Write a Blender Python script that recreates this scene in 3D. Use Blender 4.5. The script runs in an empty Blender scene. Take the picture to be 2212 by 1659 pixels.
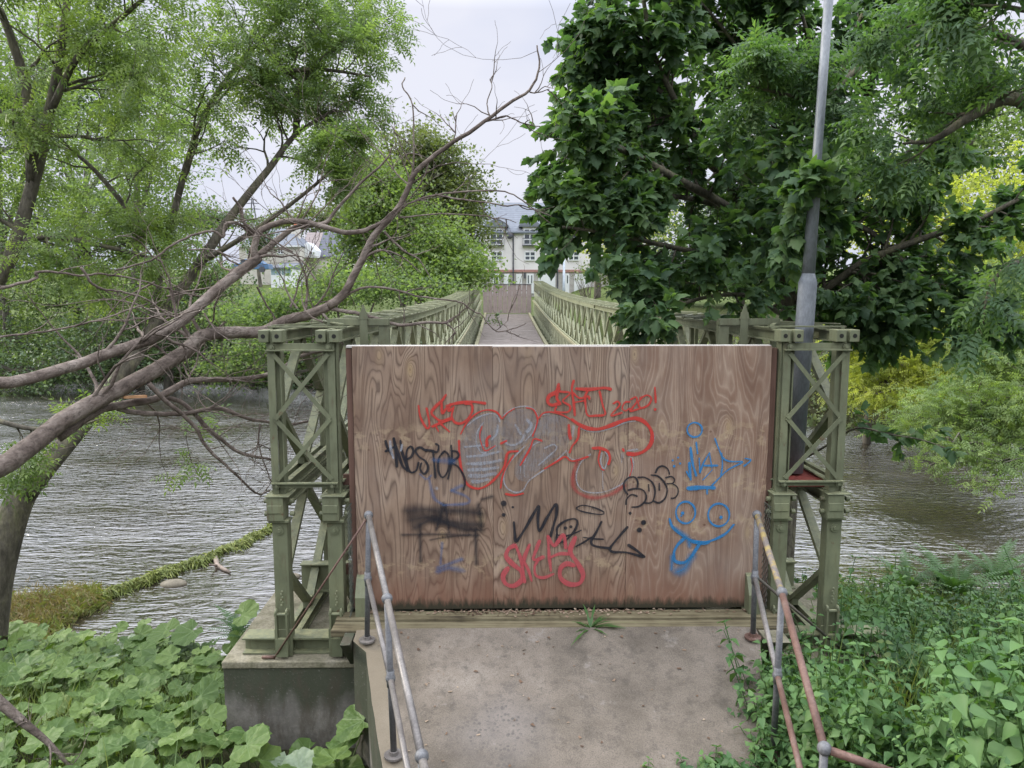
import bpy, math, random
import numpy as np
from mathutils import Vector, Matrix
R = math.radians
sc = bpy.context.scene
col = sc.collection
# ------------------------------------------------------------------ camera
CAM = Vector((0.0, 0.0, 2.63))
F = 1596.0            # focal length in units of a 2212 px wide picture
YAW = math.atan(25/F); PITCH = math.atan((829.5-633.6)/F)
cd = bpy.data.cameras.new("camera"); cam = bpy.data.objects.new("camera", cd); col.objects.link(cam)
cam.location = CAM; cam.rotation_euler = (math.pi/2-PITCH, 0, -YAW)
cd.sensor_width = 36; cd.lens = 36*F/2212; cd.clip_start = .05; cd.clip_end = 2000
sc.camera = cam
# ------------------------------------------------------------------ sky, sun, exposure
SUN_EL, SUN_AZ = R(30), R(-72)        # azimuth from +Y, negative = towards the left
w = bpy.data.worlds.new("World"); sc.world = w; w.use_nodes = True
nt = w.node_tree; nt.nodes.clear()
def wn(t): return nt.nodes.new(t)
out = wn('ShaderNodeOutputWorld'); bg = wn('ShaderNodeBackground'); bg.inputs[1].default_value = .1
sky = wn('ShaderNodeTexSky'); sky.sky_type = 'NISHITA'; sky.sun_disc = False
sky.sun_elevation = SUN_EL; sky.sun_rotation = SUN_AZ; sky.dust_density = 3
tc = wn('ShaderNodeTexCoord'); mp = wn('ShaderNodeMapping'); mp.inputs['Scale'].default_value = (1, 1, 2.6)
no = wn('ShaderNodeTexNoise'); no.inputs['Scale'].default_value = 1.6; no.inputs['Detail'].default_value = 5
cr = wn('ShaderNodeValToRGB'); cr.color_ramp.elements[0].position = .4; cr.color_ramp.elements[1].position = .62
cr.color_ramp.elements[0].color = (3.85, 4.25, 5.4, 1); cr.color_ramp.elements[1].color = (5.1, 5.25, 5.9, 1)
sx_ = wn('ShaderNodeSeparateXYZ'); zr = wn('ShaderNodeValToRGB'); mu = wn('ShaderNodeMix'); mu.data_type = 'RGBA'; mu.blend_type = 'MULTIPLY'; mu.inputs[0].default_value = 1
ZR_ = ((.0, 1.0), (.34, 1.0), (.52, 3.6), (1.0, 5.4))
for i_, (p_, c_) in enumerate(ZR_):
    e_ = zr.color_ramp.elements[0] if i_ == 0 else (zr.color_ramp.elements[len(zr.color_ramp.elements)-1] if i_ == 3 else zr.color_ramp.elements.new(p_))
    e_.position = p_; e_.color = (c_*.18, c_*.178, c_*.166+(.012 if c_ < 1.5 else 0), 1)
mx = wn('ShaderNodeMix'); mx.data_type = 'RGBA'; mx.inputs[0].default_value = .97
L = nt.links.new
L(tc.outputs['Generated'], mp.inputs[0]); L(mp.outputs[0], no.inputs['Vector']); L(no.outputs[0], cr.inputs[0])
L(sky.outputs[0], mx.inputs[6]); L(tc.outputs['Generated'], sx_.inputs[0]); L(sx_.outputs[2], zr.inputs[0]); L(cr.outputs[0], mu.inputs[6]); L(zr.outputs[0], mu.inputs[7])
sc4 = wn('ShaderNodeMix'); sc4.data_type = 'RGBA'; sc4.blend_type = 'MULTIPLY'; sc4.inputs[0].default_value = 1; sc4.inputs[7].default_value = (5.5556, 5.5556, 5.5556, 1); L(mu.outputs[2], sc4.inputs[6]); L(sc4.outputs[2], mx.inputs[7]); L(mx.outputs[2], bg.inputs[0]); L(bg.outputs[0], out.inputs[0])
sd = bpy.data.lights.new("sun", 'SUN'); sd.energy = 1.8; sd.angle = R(14); sd.color = (1, .93, .8)
so = bpy.data.objects.new("sun", sd); col.objects.link(so)
so.rotation_euler = (math.pi/2-SUN_EL, 0, 0)
so.rotation_euler = Vector((-math.sin(SUN_AZ)*math.cos(SUN_EL), -math.cos(SUN_AZ)*math.cos(SUN_EL), -math.sin(SUN_EL))).to_track_quat('-Z', 'Y').to_euler()
sc.view_settings.view_transform = 'Standard'; sc.view_settings.look = 'None'
sc.view_settings.exposure = 0.74; sc.view_settings.gamma = 1
sc.cycles.transparent_max_bounces = 24; sc.cycles.max_bounces = 7

rng = np.random.default_rng(7); random.seed(7)

# ------------------------------------------------------------------ measuring helper: photo pixel (2212 wide) at world depth Y
CY, SY, CP, SP = math.cos(YAW), math.sin(YAW), math.cos(PITCH), math.sin(PITCH)
def at(px, py, Y):
    a = (px-1106)/F; b = (829.5-py)/F
    # camera axes: right (cy,-sy,0), forward (sy*cp, cy*cp,-sp), up (sy*sp, cy*sp, cp)
    d = (CY*a+SY*CP+SY*SP*b, -SY*a+CY*CP+CY*SP*b, -SP+CP*b)
    t = Y/d[1]
    return Vector((d[0]*t, Y, CAM.z+d[2]*t))
def at_z(px, py, z):
    p = at(px, py, 1.0); t = (z-CAM.z)/(p.z-CAM.z)
    return Vector((p.x*t, t, z))

# ------------------------------------------------------------------ mesh helpers
class MB:
    def __init__(s): s.v = []; s.f = []
    def quadbox(s, c8):
        n = len(s.v); s.v += [tuple(p) for p in c8]
        for f in ((0,3,2,1),(4,5,6,7),(0,1,5,4),(1,2,6,5),(2,3,7,6),(3,0,4,7)): s.f.append(tuple(n+i for i in f))
    def box(s, x0, x1, y0, y1, z0, z1):
        s.quadbox([(x0,y0,z0),(x1,y0,z0),(x1,y1,z0),(x0,y1,z0),(x0,y0,z1),(x1,y0,z1),(x1,y1,z1),(x0,y1,z1)])
        return s
    def bar(s, p, q, w, h, up=(0,0,1)):
        p = Vector(p); q = Vector(q); d = (q-p).normalized(); up = Vector(up)
        a = d.cross(up)
        if a.length < 1e-4: a = d.cross(Vector((0,1,0)))
        a.normalize(); b = a.cross(d).normalized(); a = a*w/2; b = b*h/2
        s.quadbox([p-a-b, p+a-b, q+a-b, q-a-b, p-a+b, p+a+b, q+a+b, q-a+b]); return s
    def channel(s, p, q, w, h, side=1, t=.012, up=(0,0,1)):   # C section, web on the +side
        p = Vector(p); q = Vector(q); d = (q-p).normalized(); a = d.cross(Vector(up)).normalized()*side; b = a.cross(d).normalized()*side
        s.bar(p+a*(w/2-t/2), q+a*(w/2-t/2), t, h, up)
        s.bar(p-a*(t/2)+b*(h/2-t/2), q-a*(t/2)+b*(h/2-t/2), w-t, t, up)
        s.bar(p-a*(t/2)-b*(h/2-t/2), q-a*(t/2)-b*(h/2-t/2), w-t, t, up); return s
    def tube(s, pts, rad, n=8, cap=True):
        pts = [Vector(p) for p in pts]; m = len(pts)
        if not hasattr(rad, '__len__'): rad = [rad]*m
        d0 = (pts[1]-pts[0]).normalized(); ref = Vector((0,0,1)) if abs(d0.z) < .9 else Vector((1,0,0))
        a = d0.cross(ref).normalized(); base = len(s.v)
        for i in range(m):
            d = (pts[min(i+1,m-1)]-pts[max(i-1,0)])
            if d.length < 1e-9: d = d0
            d.normalize(); a = (a-d*a.dot(d)).normalized(); b = d.cross(a)
            for k in range(n):
                t = 2*math.pi*k/n; s.v.append(tuple(pts[i]+(a*math.cos(t)+b*math.sin(t))*rad[i]))
        for i in range(m-1):
            for k in range(n):
                k2 = (k+1) % n
                s.f.append((base+i*n+k, base+i*n+k2, base+(i+1)*n+k2, base+(i+1)*n+k))
        if cap:
            s.f.append(tuple(base+k for k in range(n))[::-1]); s.f.append(tuple(base+(m-1)*n+k for k in range(n)))
        return s
    def ball(s, c, r, n=12, m=8, sq=(1,1,1)):
        pts = []; c = Vector(c); base = len(s.v)
        for i in range(1, m):
            ph = math.pi*i/m
            for k in range(n):
                t = 2*math.pi*k/n
                s.v.append((c.x+r*sq[0]*math.sin(ph)*math.cos(t), c.y+r*sq[1]*math.sin(ph)*math.sin(t), c.z+r*sq[2]*math.cos(ph)))
        s.v.append((c.x, c.y, c.z+r*sq[2])); top = len(s.v)-1; s.v.append((c.x, c.y, c.z-r*sq[2])); bot = top+1
        for i in range(m-2):
            for k in range(n):
                k2 = (k+1) % n; s.f.append((base+i*n+k, base+(i+1)*n+k, base+(i+1)*n+k2, base+i*n+k2))
        for k in range(n):
            k2 = (k+1) % n; s.f.append((top, base+k, base+k2)); s.f.append((bot, base+(m-2)*n+k2, base+(m-2)*n+k))
        return s
    def build(s, name, mat, parent=None, smooth=False):
        me = bpy.data.meshes.new(name); off = Vector((0,0,0)) if parent is None else parent.matrix_world_loc
        me.from_pydata([(v[0]-off.x, v[1]-off.y, v[2]-off.z) for v in s.v], [], s.f)
        return link(name, me, mat, parent, smooth)
class Ob: pass
_loc = {}
def wloc(o):
    v = Vector(o.location)
    while o.parent: o = o.parent; v = v+Vector(o.location)
    return v
def link(name, me, mat, parent=None, smooth=False, bevel=0):
    me.materials.append(mat)
    if smooth:
        me.polygons.foreach_set('use_smooth', [True]*len(me.polygons))
    o = bpy.data.objects.new(name, me); col.objects.link(o)
    if parent is not None: o.parent = parent
    return o
def mb_build(s, name, mat, parent=None, smooth=False, bevel=0):
    me = bpy.data.meshes.new(name); off = Vector((0,0,0)) if parent is None else wloc(parent)
    me.from_pydata([(v[0]-off.x, v[1]-off.y, v[2]-off.z) for v in s.v], [], s.f)
    o = link(name, me, mat, parent, smooth)
    if bevel:
        b = o.modifiers.new('bevel', 'BEVEL'); b.width = bevel; b.segments = 2; b.limit_method = 'ANGLE'
    return o
MB.build = mb_build
def thing(name, label, cat, loc=(0,0,0), group=None):
    o = bpy.data.objects.new(name, None); col.objects.link(o); o.location = loc; o.empty_display_size = .2
    o['label'] = label; o['category'] = cat
    if group: o['group'] = group
    return o
def tag(o, label, cat, group=None, kind=None):
    if label: o['label'] = label
    if cat: o['category'] = cat
    if group: o['group'] = group
    if kind: o['kind'] = kind
    return o

def inst_mesh(name, tv, tf, M, mat, parent=None, tint=None, smooth=False, extra=None):
    """one mesh made of len(M) transformed copies of template (tv verts, tf faces); per face tint attribute"""
    tv = np.asarray(tv, float); M = np.asarray(M, float); n = len(M); k = len(tv)
    if n == 0: return None
    V = np.einsum('nij,kj->nki', M[:, :3, :3], tv)+M[:, None, :3, 3]
    off = wloc(parent) if parent is not None else Vector((0,0,0))
    V = (V.reshape(-1, 3)-np.array(off)).astype(np.float32)
    sizes = np.array([len(f) for f in tf]); flat = np.concatenate([np.array(f) for f in tf])
    nl = len(flat); loops = (flat[None, :]+(np.arange(n)*k)[:, None]).ravel().astype(np.int32)
    tot = np.tile(sizes, n).astype(np.int32); start = np.concatenate([[0], np.cumsum(tot)[:-1]]).astype(np.int32)
    me = bpy.data.meshes.new(name); me.vertices.add(n*k); me.vertices.foreach_set('co', V.ravel())
    me.loops.add(len(loops)); me.loops.foreach_set('vertex_index', loops)
    me.polygons.add(len(tot)); me.polygons.foreach_set('loop_start', start); me.polygons.foreach_set('loop_total', tot)
    if tint is None: tint = rng.random(n)
    at_ = me.attributes.new('tint', 'FLOAT', 'FACE'); at_.data.foreach_set('value', np.repeat(tint, len(tf)).astype(np.float32))
    me.update(calc_edges=True); me.validate()
    return link(name, me, mat, parent, smooth)

def frames(pos, axis, normal, scale):
    """matrices with local +Y along axis, local +Z near normal"""
    pos = np.asarray(pos, float); y = np.asarray(axis, float); y = y/np.maximum(np.linalg.norm(y, axis=1, keepdims=True), 1e-6)
    z = np.asarray(normal, float); z = z-y*(z*y).sum(1, keepdims=True); z = z/np.maximum(np.linalg.norm(z, axis=1, keepdims=True), 1e-6)
    x = np.cross(y, z); n = len(pos); M = np.zeros((n, 4, 4)); s = np.asarray(scale, float)
    if s.ndim == 0: s = np.full(n, float(s))
    M[:, :3, 0] = x*s[:, None]; M[:, :3, 1] = y*s[:, None]; M[:, :3, 2] = z*s[:, None]; M[:, :3, 3] = pos; M[:, 3, 3] = 1
    return M

# ------------------------------------------------------------------ materials
def newmat(name):
    m = bpy.data.materials.new(name); m.use_nodes = True; t = m.node_tree; t.nodes.clear()
    o = t.nodes.new('ShaderNodeOutputMaterial'); return m, t, o
class NT:
    def __init__(s, t): s.t = t
    def n(s, typ, **kw):
        x = s.t.nodes.new(typ)
        for k, v in kw.items(): setattr(x, k, v)
        return x
    def l(s, a, b): s.t.links.new(a, b)
    def coord(s, scale=(1,1,1), kind='Object', rot=(0,0,0), loc=(0,0,0)):
        c = s.n('ShaderNodeTexCoord'); m = s.n('ShaderNodeMapping'); m.inputs['Scale'].default_value = scale; m.inputs['Rotation'].default_value = rot
        m.inputs['Location'].default_value = loc
        s.l(c.outputs[kind], m.inputs[0]); return m.outputs[0]
    def noise(s, vec, scale=5, detail=4, rough=.5, dist=0):
        x = s.n('ShaderNodeTexNoise'); s.l(vec, x.inputs['Vector']); x.inputs['Scale'].default_value = scale
        x.inputs['Detail'].default_value = detail; x.inputs['Roughness'].default_value = rough; x.inputs['Distortion'].default_value = dist
        return x.outputs[0]
    def vor(s, vec, scale=5, feat='F1', rnd=1):
        x = s.n('ShaderNodeTexVoronoi', feature=feat); s.l(vec, x.inputs['Vector']); x.inputs['Scale'].default_value = scale; x.inputs['Randomness'].default_value = rnd
        return x.outputs['Distance']
    def ramp(s, fac, stops):
        x = s.n('ShaderNodeValToRGB'); e = x.color_ramp.elements
        while len(e) > 1: e.remove(e[-1])
        for i, (p, c) in enumerate(stops):
            if not hasattr(c, '__len__'): c = (c, c, c)
            el = e[0] if i == 0 else e.new(p)
            el.position = p; el.color = (*c[:3], 1)
        s.l(fac, x.inputs[0]); return x.outputs[0]
    def mix(s, fac, a, b, mode='MIX'):
        x = s.n('ShaderNodeMix', data_type='RGBA', blend_type=mode)
        for i, v in ((0, fac), (6, a), (7, b)):
            if hasattr(v, 'is_linked') or hasattr(v, 'node'): s.l(v, x.inputs[i])
            elif i == 0: x.inputs[0].default_value = v
            else: x.inputs[i].default_value = (*v[:3], 1)
        return x.outputs[2]
    def math(s, op, a, b=None, c=None, clamp=False):
        x = s.n('ShaderNodeMath', operation=op, use_clamp=clamp)
        for i, v in enumerate((a, b, c)):
            if v is None: continue
            if hasattr(v, 'node'): s.l(v, x.inputs[i])
            else: x.inputs[i].default_value = v
        return x.outputs[0]
    def sep(s, vec):
        x = s.n('ShaderNodeSeparateXYZ'); s.l(vec, x.inputs[0]); return x.outputs
    def comb(s, x_, y_, z_):
        x = s.n('ShaderNodeCombineXYZ')
        for i, v in enumerate((x_, y_, z_)):
            if hasattr(v, 'node'): s.l(v, x.inputs[i])
            else: x.inputs[i].default_value = v
        return x.outputs[0]
    def bump(s, h, strength=.4, dist=.02):
        x = s.n('ShaderNodeBump'); s.l(h, x.inputs['Height']); x.inputs['Strength'].default_value = strength; x.inputs['Distance'].default_value = dist
        return x.outputs[0]
    def bsdf(s, colr, rough=.7, normal=None, metal=0, spec=.5):
        x = s.n('ShaderNodeBsdfPrincipled')
        if hasattr(colr, 'node'): s.l(colr, x.inputs['Base Color'])
        else: x.inputs['Base Color'].default_value = (*colr[:3], 1)
        if hasattr(rough, 'node'): s.l(rough, x.inputs['Roughness'])
        else: x.inputs['Roughness'].default_value = rough
        x.inputs['Metallic'].default_value = metal; x.inputs['Specular IOR Level'].default_value = spec
        if normal is not None: s.l(normal, x.inputs['Normal'])
        return x

def simple(name, stops, scale=6, rough=.7, bump=.3, stretch=(1,1,1), metal=0, detail=6, bdist=.01, spec=.4, dist=0, fine=None):
    m, t, o = newmat(name); k = NT(t); v = k.coord(stretch); n = k.noise(v, scale, detail, .6, dist)
    c = k.ramp(n, stops)
    if fine:
        c = k.mix(k.ramp(k.noise(v, fine[0], 3, .7), [(.35, 0), (.65, 1)]), k.mix(fine[1], c, (0,0,0)), c)
    b = k.bsdf(c, rough, k.bump(k.noise(v, scale*5, 4), bump, bdist), metal, spec); k.l(b.outputs[0], o.inputs[0]); return m

def paint_green(name, base, rust=.5, lichen=.4):
    m, t, o = newmat(name); k = NT(t); v = k.coord()
    n1 = k.noise(v, 3.0, 6, .6); n2 = k.noise(v, 14, 5, .7); n3 = k.noise(k.coord((1,1,.25)), 22, 4, .6)
    c = k.ramp(n1, [(.3, [x*.72 for x in base]), (.55, base), (.75, [base[0]*1.25, base[1]*1.2, base[2]*1.15])])
    c = k.mix(k.ramp(n3, [(.5, 0), (.75, .55)]), c, (base[0]*.55, base[1]*.5, base[2]*.45))
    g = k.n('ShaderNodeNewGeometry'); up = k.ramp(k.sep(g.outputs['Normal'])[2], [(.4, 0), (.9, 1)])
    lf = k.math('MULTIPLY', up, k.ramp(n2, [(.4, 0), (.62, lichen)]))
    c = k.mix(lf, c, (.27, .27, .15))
    fy = k.ramp(k.math('DIVIDE', k.sep(v)[1], 30), [(.02, 0), (.24, 1)])  # steel gets paler along y: stronger light on far lattice painted in, plus lichen
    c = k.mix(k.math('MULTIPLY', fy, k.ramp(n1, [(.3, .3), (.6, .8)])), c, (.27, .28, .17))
    c = k.mix(k.ramp(k.noise(v, 8, 8, .75), [(.62, 0), (.68, rust)]), c, (.11,.045,.02))
    c = k.mix(k.math('MULTIPLY', k.ramp(k.noise(k.coord((1,1,.10)), 20, 5, .7), [(.56, 0), (.66, .6)]), k.ramp(k.noise(v, 2.2, 3), [(.45, 0), (.6, 1)])), c, (.085,.055,.032))
    c = k.mix(k.ramp(k.noise(v, 45, 5, .8), [(.66, 0), (.7, .5)]), c, (.27,.28,.23))
    b = k.bsdf(c, k.ramp(n2, [(.3, .42), (.7, .7)]), k.bump(n2, .25, .006), 0, .45); k.l(b.outputs[0], o.inputs[0]); return m

def leafmat(name, dark, mid, light, trans=.35, gloss=.45, tcol=(1.4, 1.5, .55)):
    m, t, o = newmat(name); k = NT(t)
    a = k.n('ShaderNodeAttribute', attribute_name='tint')
    n = k.noise(k.coord(), .9, 3, .6)
    f = k.math('ADD', k.math('MULTIPLY', a.outputs['Fac'], .5), k.math('MULTIPLY', n, .62), clamp=True)
    c = k.ramp(f, [(.2, dark), (.5, mid), (.85, light)])
    b = k.bsdf(c, gloss, None, 0, .35)
    tr = k.n('ShaderNodeBsdfTranslucent'); tc_ = tcol or (1.6, 1.7, .5)
    k.l(k.mix(1.0, c, tc_, 'MULTIPLY'), tr.inputs[0])
    s = k.n('ShaderNodeMixShader'); s.inputs[0].default_value = trans
    k.l(b.outputs[0], s.inputs[1]); k.l(tr.outputs[0], s.inputs[2]); k.l(s.outputs[0], o.inputs[0]); return m

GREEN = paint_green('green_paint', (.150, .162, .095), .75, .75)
GREEN_FAR = paint_green('green_paint_lit_lichen', (.22, .235, .14), .2, .8)
GALVR = simple('dull_galvanised_post', [(.3, (.11,.112,.12)), (.6, (.18,.18,.185)), (.8, (.24,.24,.24))], 9, .55, .2, metal=.2, fine=(70, .35))
GALV = simple('galvanised_steel', [(.3, (.15,.165,.18)), (.6, (.235,.25,.27)), (.8, (.32,.335,.35))], 7, .5, .15, (1,1,.35), .1, fine=(60, .25))
GALV_PIPE = simple('weathered_pipe', [(.3, (.15,.135,.125)), (.55, (.235,.215,.20)), (.75, (.31,.28,.25))], 9, .45, .2, metal=.3, fine=(90, .3))
RUST_PIPE = simple('rusty_pipe', [(.3, (.10,.058,.045)), (.55, (.175,.10,.078)), (.72, (.23,.17,.145))], 9, .6, .25, metal=.1, fine=(80, .3))
YEL_PIPE = simple('flaking_yellow_pipe', [(.4, (.14,.12,.11)), (.5, (.19,.155,.12)), (.55, (.25,.19,.075)), (.7, (.31,.245,.10))], 16, .6, .35)
RED_STEEL = simple('red_oxide_plate', [(.3, (.12,.025,.02)), (.6, (.21,.045,.035)), (.8, (.27,.09,.07))], 9, .6, .2)
WIRE = simple('wire_mesh', [(.3, (.06,.07,.06)), (.7, (.15,.16,.13))], 20, .5, .1, metal=.4)
CONC = simple('mossy_concrete_top', [(.3, (.13,.125,.075)), (.5, (.25,.225,.155)), (.7, (.34,.31,.235))], 6, .9, .6, fine=(50, .35))
BARK_DEAD = simple('bare_bark', [(.3, (.055,.04,.034)), (.5, (.125,.094,.080)), (.72, (.22,.18,.155))], 8, .85, .9, (1,1,1), fine=(40, .35), bdist=.02)
BARK = simple('mossy_bark', [(.3, (.05,.043,.03)), (.5, (.12,.105,.078)), (.62, (.16,.145,.09)), (.75, (.12,.14,.05))], 5, .9, .9, (1,1,.4), fine=(30, .4), bdist=.03)
BARK_FAR = simple('grey_bark', [(.3, (.05,.045,.035)), (.7, (.17,.15,.12))], 3, .9, .3, (1,1,.4))
SOIL = simple('bank_soil', [(.3, (.022,.02,.014)), (.5, (.05,.045,.026)), (.7, (.06,.075,.03))], 3, .95, .9, fine=(25, .4), bdist=.05)

def bark_dead():
    m, t, o = newmat('split_bare_bark'); k = NT(t)
    c_ = k.n('ShaderNodeTexCoord'); mp_ = k.n('ShaderNodeMapping', vector_type='TEXTURE'); mp_.inputs['Rotation'].default_value = (0, R(-27), 0); mp_.inputs['Scale'].default_value = (6, .8, .8); k.l(c_.outputs['Object'], mp_.inputs[0])
    v = mp_.outputs[0]; n = k.noise(v, 26, 6, .7, .6); n2 = k.noise(k.coord(), 4.5, 6, .7)
    c = k.ramp(n2, [(.32, (.07,.052,.043)), (.5, (.165,.130,.108)), (.66, (.28,.235,.20))])
    c = k.mix(k.ramp(n, [(.3, .8), (.5, 0)]), c, (.03,.022,.018)); c = k.mix(k.ramp(n, [(.58, 0), (.75, .6)]), c, (.30,.25,.22))
    b = k.bsdf(c, .85, k.bump(n, 1.0, .02), 0, .25); k.l(b.outputs[0], o.inputs[0]); return m
BARK_DEAD = bark_dead()
def concrete_ramp():
    m, t, o = newmat('worn_concrete'); k = NT(t); v = k.coord()
    n1 = k.noise(v, 1.3, 6, .65); n2 = k.noise(v, 9, 8, .7); n3 = k.noise(v, 120, 4, .8)
    c = k.ramp(n1, [(.3, (.12,.104,.086)), (.45, (.18,.157,.132)), (.56, (.235,.205,.176)), (.7, (.30,.27,.24))])
    c = k.mix(k.ramp(n2, [(.5, 0), (.68, .6)]), c, (.075,.068,.06))
    c = k.mix(k.ramp(n3, [(.5, 0), (.62, .55)]), c, (.06,.055,.05))
    c = k.mix(k.ramp(n3, [(.3, .6), (.42, 0)]), c, (.30,.28,.26))
    c = k.mix(k.ramp(k.noise(v, 5, 6, .75), [(.60, 0), (.68, .45)]), c, (.32,.30,.285))
    # cracks: thin pale calcite lines in patches
    cv = k.vor(v, 7, 'DISTANCE_TO_EDGE'); vv = k.mix(.12, v, k.n('ShaderNodeTexNoise').outputs[1])
    cv = k.vor(vv, 8, 'DISTANCE_TO_EDGE')
    ck = k.math('MULTIPLY', k.ramp(cv, [(.0, 1), (.025, 0)]), k.ramp(k.noise(v, 1.7, 3), [(.55, 0), (.68, .22)]))
    c = k.mix(ck, c, (.36,.34,.31))
    # exposed dark aggregate in one patch
    s = k.sep(v); dx = k.math('SUBTRACT', s[0], -.02); dy = k.math('SUBTRACT', s[1], 4.75)
    rr = k.math('SQRT', k.math('ADD', k.math('MULTIPLY', dx, dx), k.math('MULTIPLY', dy, dy)))
    pa = k.ramp(k.math('ADD', rr, k.math('MULTIPLY', k.noise(v, 4, 3), .35)), [(.3, 1), (.62, 0)])
    st = k.math('MULTIPLY', k.math('MULTIPLY', k.ramp(k.vor(v, 30), [(.30, 1), (.42, 0)]), k.ramp(k.noise(v, 11, 3, .7), [(.45, 0), (.55, 1)])), pa)
    c = k.mix(k.math('MULTIPLY', pa, .35), c, (.26,.245,.25))
    c = k.mix(k.math('MULTIPLY', st, .45), c, (.055,.058,.06))
    ex = k.math('ADD', k.math('SUBTRACT', s[0], k.math('MULTIPLY', k.math('SUBTRACT', 5.5, s[1]), .29)), 1.03)
    bd = k.ramp(k.math('ADD', ex, k.math('MULTIPLY', k.math('SUBTRACT', n2, .5), .10)), [(.0, .7), (.10, .65), (.15, 0)])
    c = k.mix(bd, c, (.235,.205,.155))
    c = k.mix(1.0, c, (.80, .765, .71), 'MULTIPLY')
    dk_ = k.ramp(k.math('ADD', s[1], k.math('MULTIPLY', n1, .5)), [(5.55/6, 0), (5.95/6, .35)])
    b = k.bsdf(c, .88, k.bump(k.math('ADD', n3, k.math('MULTIPLY', n2, 2)), .35, .008), 0, .3); k.l(b.outputs[0], o.inputs[0]); return m
RAMP = concrete_ramp()
def wall_concrete():
    m, t, o = newmat('stained_concrete_wall'); k = NT(t); v = k.n('ShaderNodeNewGeometry').outputs['Position']; z = k.sep(v)[2]
    n1 = k.noise(v, 2.5, 8, .7); n2 = k.noise(v, 40, 5, .7)
    c = k.ramp(n1, [(.3, (.08,.074,.064)), (.5, (.15,.138,.12)), (.7, (.25,.23,.20))])
    mo = k.math('MULTIPLY', k.ramp(k.math('ADD', z, k.math('MULTIPLY', n1, .4)), [(.0, 0), (.05, 0)]), 1)
    g = k.ramp(k.math('ADD', k.math('MULTIPLY', z, 1.2), k.noise(v, 3, 5)), [(-0.0, 0), (.0, 0)])
    s2 = k.ramp(k.math('ADD', k.math('ADD', z, 1.0), k.math('MULTIPLY', k.noise(k.coord((1,1,.3)), 5, 4), .6)), [(.40, 0), (.54, .88)])
    c = k.mix(s2, c, (.045, .052, .03))
    c = k.mix(k.ramp(k.noise(k.coord((1.5,1.5,.5)), 3.5, 6, .7), [(.5, 0), (.62, .6)]), c, (.075,.062,.045))
    c = k.mix(k.ramp(n2, [(.6, 0), (.7, .5)]), c, (.24,.22,.20))
    b = k.bsdf(c, .9, k.bump(n2, .5, .01), 0, .3); k.l(b.outputs[0], o.inputs[0]); return m
WALLC = wall_concrete()

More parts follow.
